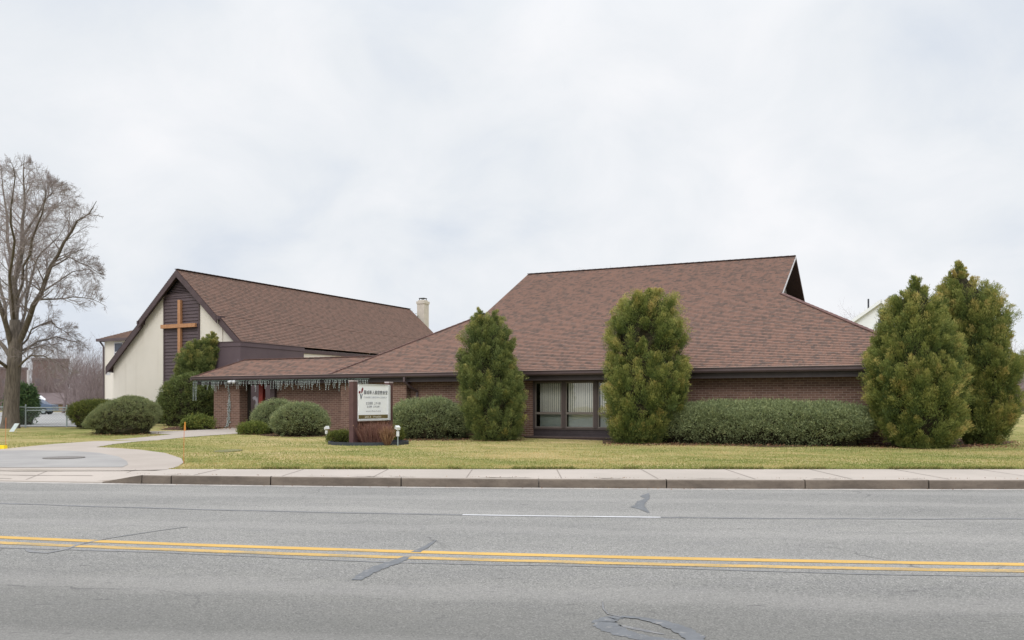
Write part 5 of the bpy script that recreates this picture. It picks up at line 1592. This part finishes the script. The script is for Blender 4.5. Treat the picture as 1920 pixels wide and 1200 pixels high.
# white house behind the right end of the hall
wY = 78
ax_, az_ = (1652 - 960) / F * wY, EYE + (HY - 562) / F * wY
wh_ = empty('white_house', (ax_, wY, T(wY)), R(-22), 'white sided gable house showing above the right end of the hall roof', 'house')
za = az_ - T(wY)
sl2 = .72; hw2 = 4.6
mb = MB(); mb.prism([(-hw2, 0, -.3), (hw2, 0, -.3), (hw2, 0, za - .25 - sl2 * hw2), (0, 0, za - .25), (-hw2, 0, za - .25 - sl2 * hw2)], (0, 9, 0)); mb.build('wall', M['white_siding'], wh_)
mb = MB()
for s in (-1, 1):
    p = [(0, -.35, za), (s * (hw2 + .4), -.35, za - sl2 * (hw2 + .4)), (s * (hw2 + .4), -.35, za - sl2 * (hw2 + .4) - .2), (0, -.35, za - .2)]
    mb.prism(p[::-1] if s > 0 else p, (0, 9.7, 0))
rf = mb.build('roof', plain('pale_roof', (188, 190, 196), .9), wh_)
mb = MB(); 
for s in (-1, 1): mb.bar((0, -.38, za - .14), (s * (hw2 + .42), -.38, za - .14 - sl2 * (hw2 + .42)), .05, .26)
mb.build('rake_trim', M['far_white'], wh_)
mb = MB(); q = (1630 - 960) / F * wY - ax_; mb.tube([(q, 1.2, za + sl2 * q - .3), (q, 1.2, za + sl2 * q + 1.0)], .075, 8); mb.build('vent_pipe', M['dark_metal'], rf)
wx = (1656 - 960) / F * wY - ax_; zc_ = EYE + (HY - 606) / F * wY - T(wY)
mb = MB(); mb.box(wx - .55, wx + .55, -.08, -.004, zc_ - .6, zc_ + .5); f = mb.build('window', M['far_white'], wh_); mb = MB(); mb.box(wx - .42, wx + .42, -.1, -.083, zc_ - .4, zc_ + .36); mb.build('pane', M['far_glass'], f)
mb = MB(); zv = EYE + (HY - 588) / F * wY - T(wY); mb.box(wx - .5, wx + .5, -.05, -.004, zv - .2, zv + .25); mb.build('gable_vent', plain('vent_grey', (204, 208, 214), .8), wh_)
# dark house on the right skyline
rY = 130; dh = empty('distant_house', ((1925 - 960) / F * rY, rY, T(rY)), R(12), 'dull brown distant house at the right edge behind the lawn', 'house')
mb = MB(); mb.box(-5, 5, 0, 7, -.3, 3.0); mb.build('wall', M['far_brick'], dh)
mb = MB(); mb.prism([(-5.4, -.4, 3.0), (5.4, -.4, 3.0), (5.4, 3.5, 5.2), (-5.4, 3.5, 5.2)], (0, 0, .15)); mb.prism([(-5.4, 3.503, 5.2), (5.4, 3.503, 5.2), (5.4, 7.4, 3.0), (-5.4, 7.4, 3.0)], (0, 0, .15)); mb.build('roof', M['far_roof'], dh)

# ------------------------------------------------------------------ fence, stakes and small things
def fence(p, q, hgt, n, label, rails, first=0):
    root = empty('wire_fence', (p[0], p[1], T(p[1])), 0, label, 'fence', 'galvanised wire fences by the parking lot')
    P, Q = Vector((0, 0, 0)), Vector((q[0] - p[0], q[1] - p[1], T(q[1]) - T(p[1])))
    for i in range(first, n + 1):
        a = P.lerp(Q, i / n); mb = MB(); mb.tube([a + Vector((0, 0, -.2)), a + Vector((0, 0, hgt + .08))], .035, 8); mb.tube([a + Vector((0, 0, hgt + .08)), a + Vector((0, 0, hgt + .13))], [.045, .02], 8); mb.build('post', M['galvanised'], root)
    for f in rails:
        mb = MB(); mb.tube([P + Vector((0, 0, hgt * f)), Q + Vector((0, 0, hgt * f))], .026, 8); mb.build('rail', M['galvanised'], root)
    mb = MB(); Lf = Q.length; d = Q.normalized(); k = 0; s = .13
    x = -hgt
    while x < Lf:
        for sg in (1, -1):
            a, b = x if sg > 0 else x + hgt, x + hgt if sg > 0 else x
            # clip to the run
            z0_, z1_ = 0, hgt
            pa, pb = a, b
            if pa < 0: z0_ = (0 - pa) / (pb - pa) * hgt; pa = 0
            if pb < 0: z1_ = (0 - a) / (b - a) * hgt; pb = 0
            if pa > Lf: z0_ = (Lf - a) / (b - a) * hgt; pa = Lf
            if pb > Lf: z1_ = (Lf - a) / (b - a) * hgt; pb = Lf
            if abs(z1_ - z0_) > .02: mb.tube([d * pa + Vector((0, 0, z0_)), d * pb + Vector((0, 0, z1_))], .0035, 3, cap=False)
        x += s
    mb.build('wire_mesh', M['galvanised'], root)
g0, g1, g2_ = gp(-260, 800), gp(48, 801), gp(150, 801.5)
fY = g1.y
fence((-31, fY + .2), (g1.x, fY), .98, 3, 'galvanised wire fence running left from the post beside the bare tree', (1, ))
fence((g1.x + .04, fY + .02), (-18.6, fY + 1.6), .95, 3, 'galvanised wire fence running right towards the clipped yew', (1, .86), 1)
def rod(px, ptop, pbase, label):
    g = gp(px, pbase); h = (pbase - ptop) / F * g.y
    mb = MB(); mb.tube([(0, 0, -.1), (.004, 0, h * .5), (.012, 0, h)], .006, 6)
    o = mb.build('driveway_marker', M['orange_rod']); o.location = g
    tag(o, label, 'marker rod', 'thin orange driveway marker rods')
rod(344.5, 797, 869, 'thin orange marker rod at the tip of the front lawn by the driveway')
rod(10.5, 783, 839, 'thin orange marker rod on the left lawn at the photo edge')
g = gp(347, 808); mb = MB(); mb.prism([(-.03, -.02, -.1), (.03, -.02, -.1), (.03, -.02, .38), (0, -.02, .42), (-.03, -.02, .38)], (0, .03, 0)); o = mb.build('wood_stake', M['wood_stake'])
o.location = g; tag(o, 'short yellow orange wooden stake beside the walk near the porch', 'stake')
g = gp(-4, 842); mb = MB(); mb.prism([(-.6, -.12, 0), (.26, -.12, 0), (.24, -.1, .12), (-.6, -.1, .12)], (0, .2, 0)); o = mb.build('parking_block', M['yellow_block'], bevel=.03) 
o.location = g; tag(o, 'yellow painted concrete block on the grass edge at the far left', 'parking block')
g = gp(22, 812)
bd = empty('yard_sign', g, R(15), 'small white board leaning over on the left lawn near the fence', 'sign')
mb = MB(); mb.prism([(-.11, 0, .06), (.08, 0, .06), (.3, 0, .42), (.12, 0, .42)], (0, .02, 0)); mb.build('board', M['white_board'], bd)
mb = MB(); mb.tube([(-.02, .03, -.15), (.16, .03, .36)], .006, 5); mb.tube([(.1, .03, -.15), (.26, .03, .36)], .006, 5); mb.build('stake', M['galvanised'], bd)
g = gp(120, 860); mb = MB(); mb.tube([(0, 0, .02), (0, 0, .036)], .5, 28); o = mb.build('manhole_cover', M['iron_cover']); o.location = g; tag(o, 'dark round iron manhole cover in the driveway', 'manhole cover')
g = gp(428, 846); mb = MB(); mb.tube([(0, 0, .0), (0, 0, .022)], .36, 28); o = mb.build('buried_cover', M['lawn_cover']); o.location = g; o.scale = (1, 2.1, 1); tag(o, 'dark round patch of an overgrown utility cover in the front lawn', 'utility cover')

# creeper at the foot of the chimney
rng_ = np.random.default_rng(77); n_ = 500
wb = A0.to_2d() + cu * (chs - .3) + cv * (chv - .5); zi = EYE + (HY - 606) / F * wb.y
iv = empty('creeper', (wb.x, wb.y, 0), -THC, 'dark creeper clinging to the base of the cream chimney', 'plant')
t_ = rng_.random(n_); P_ = np.stack([-.5 + 1.0 * t_ + rng_.normal(0, .07, n_), rng_.normal(0, .05, n_), zi + .75 - .95 * t_ + np.abs(rng_.normal(0, .13, n_)) - .05], 1)
leaves('foliage', P_, rng_.normal(size=(n_, 3)), rng_.uniform(.07, .14, n_), rng_.uniform(.05, .09, n_), rng_.random(n_) * .1, M['inner_twigs'], iv)
mb = MB(); mb.tube([(-.1, 0, .5), (-.1, 0, zi - 1), (0, 0, zi), (-.4, 0, zi + .7)], [.04, .03, .025, .01], 5); mb.build('stem', M['shrub_wood'], iv)
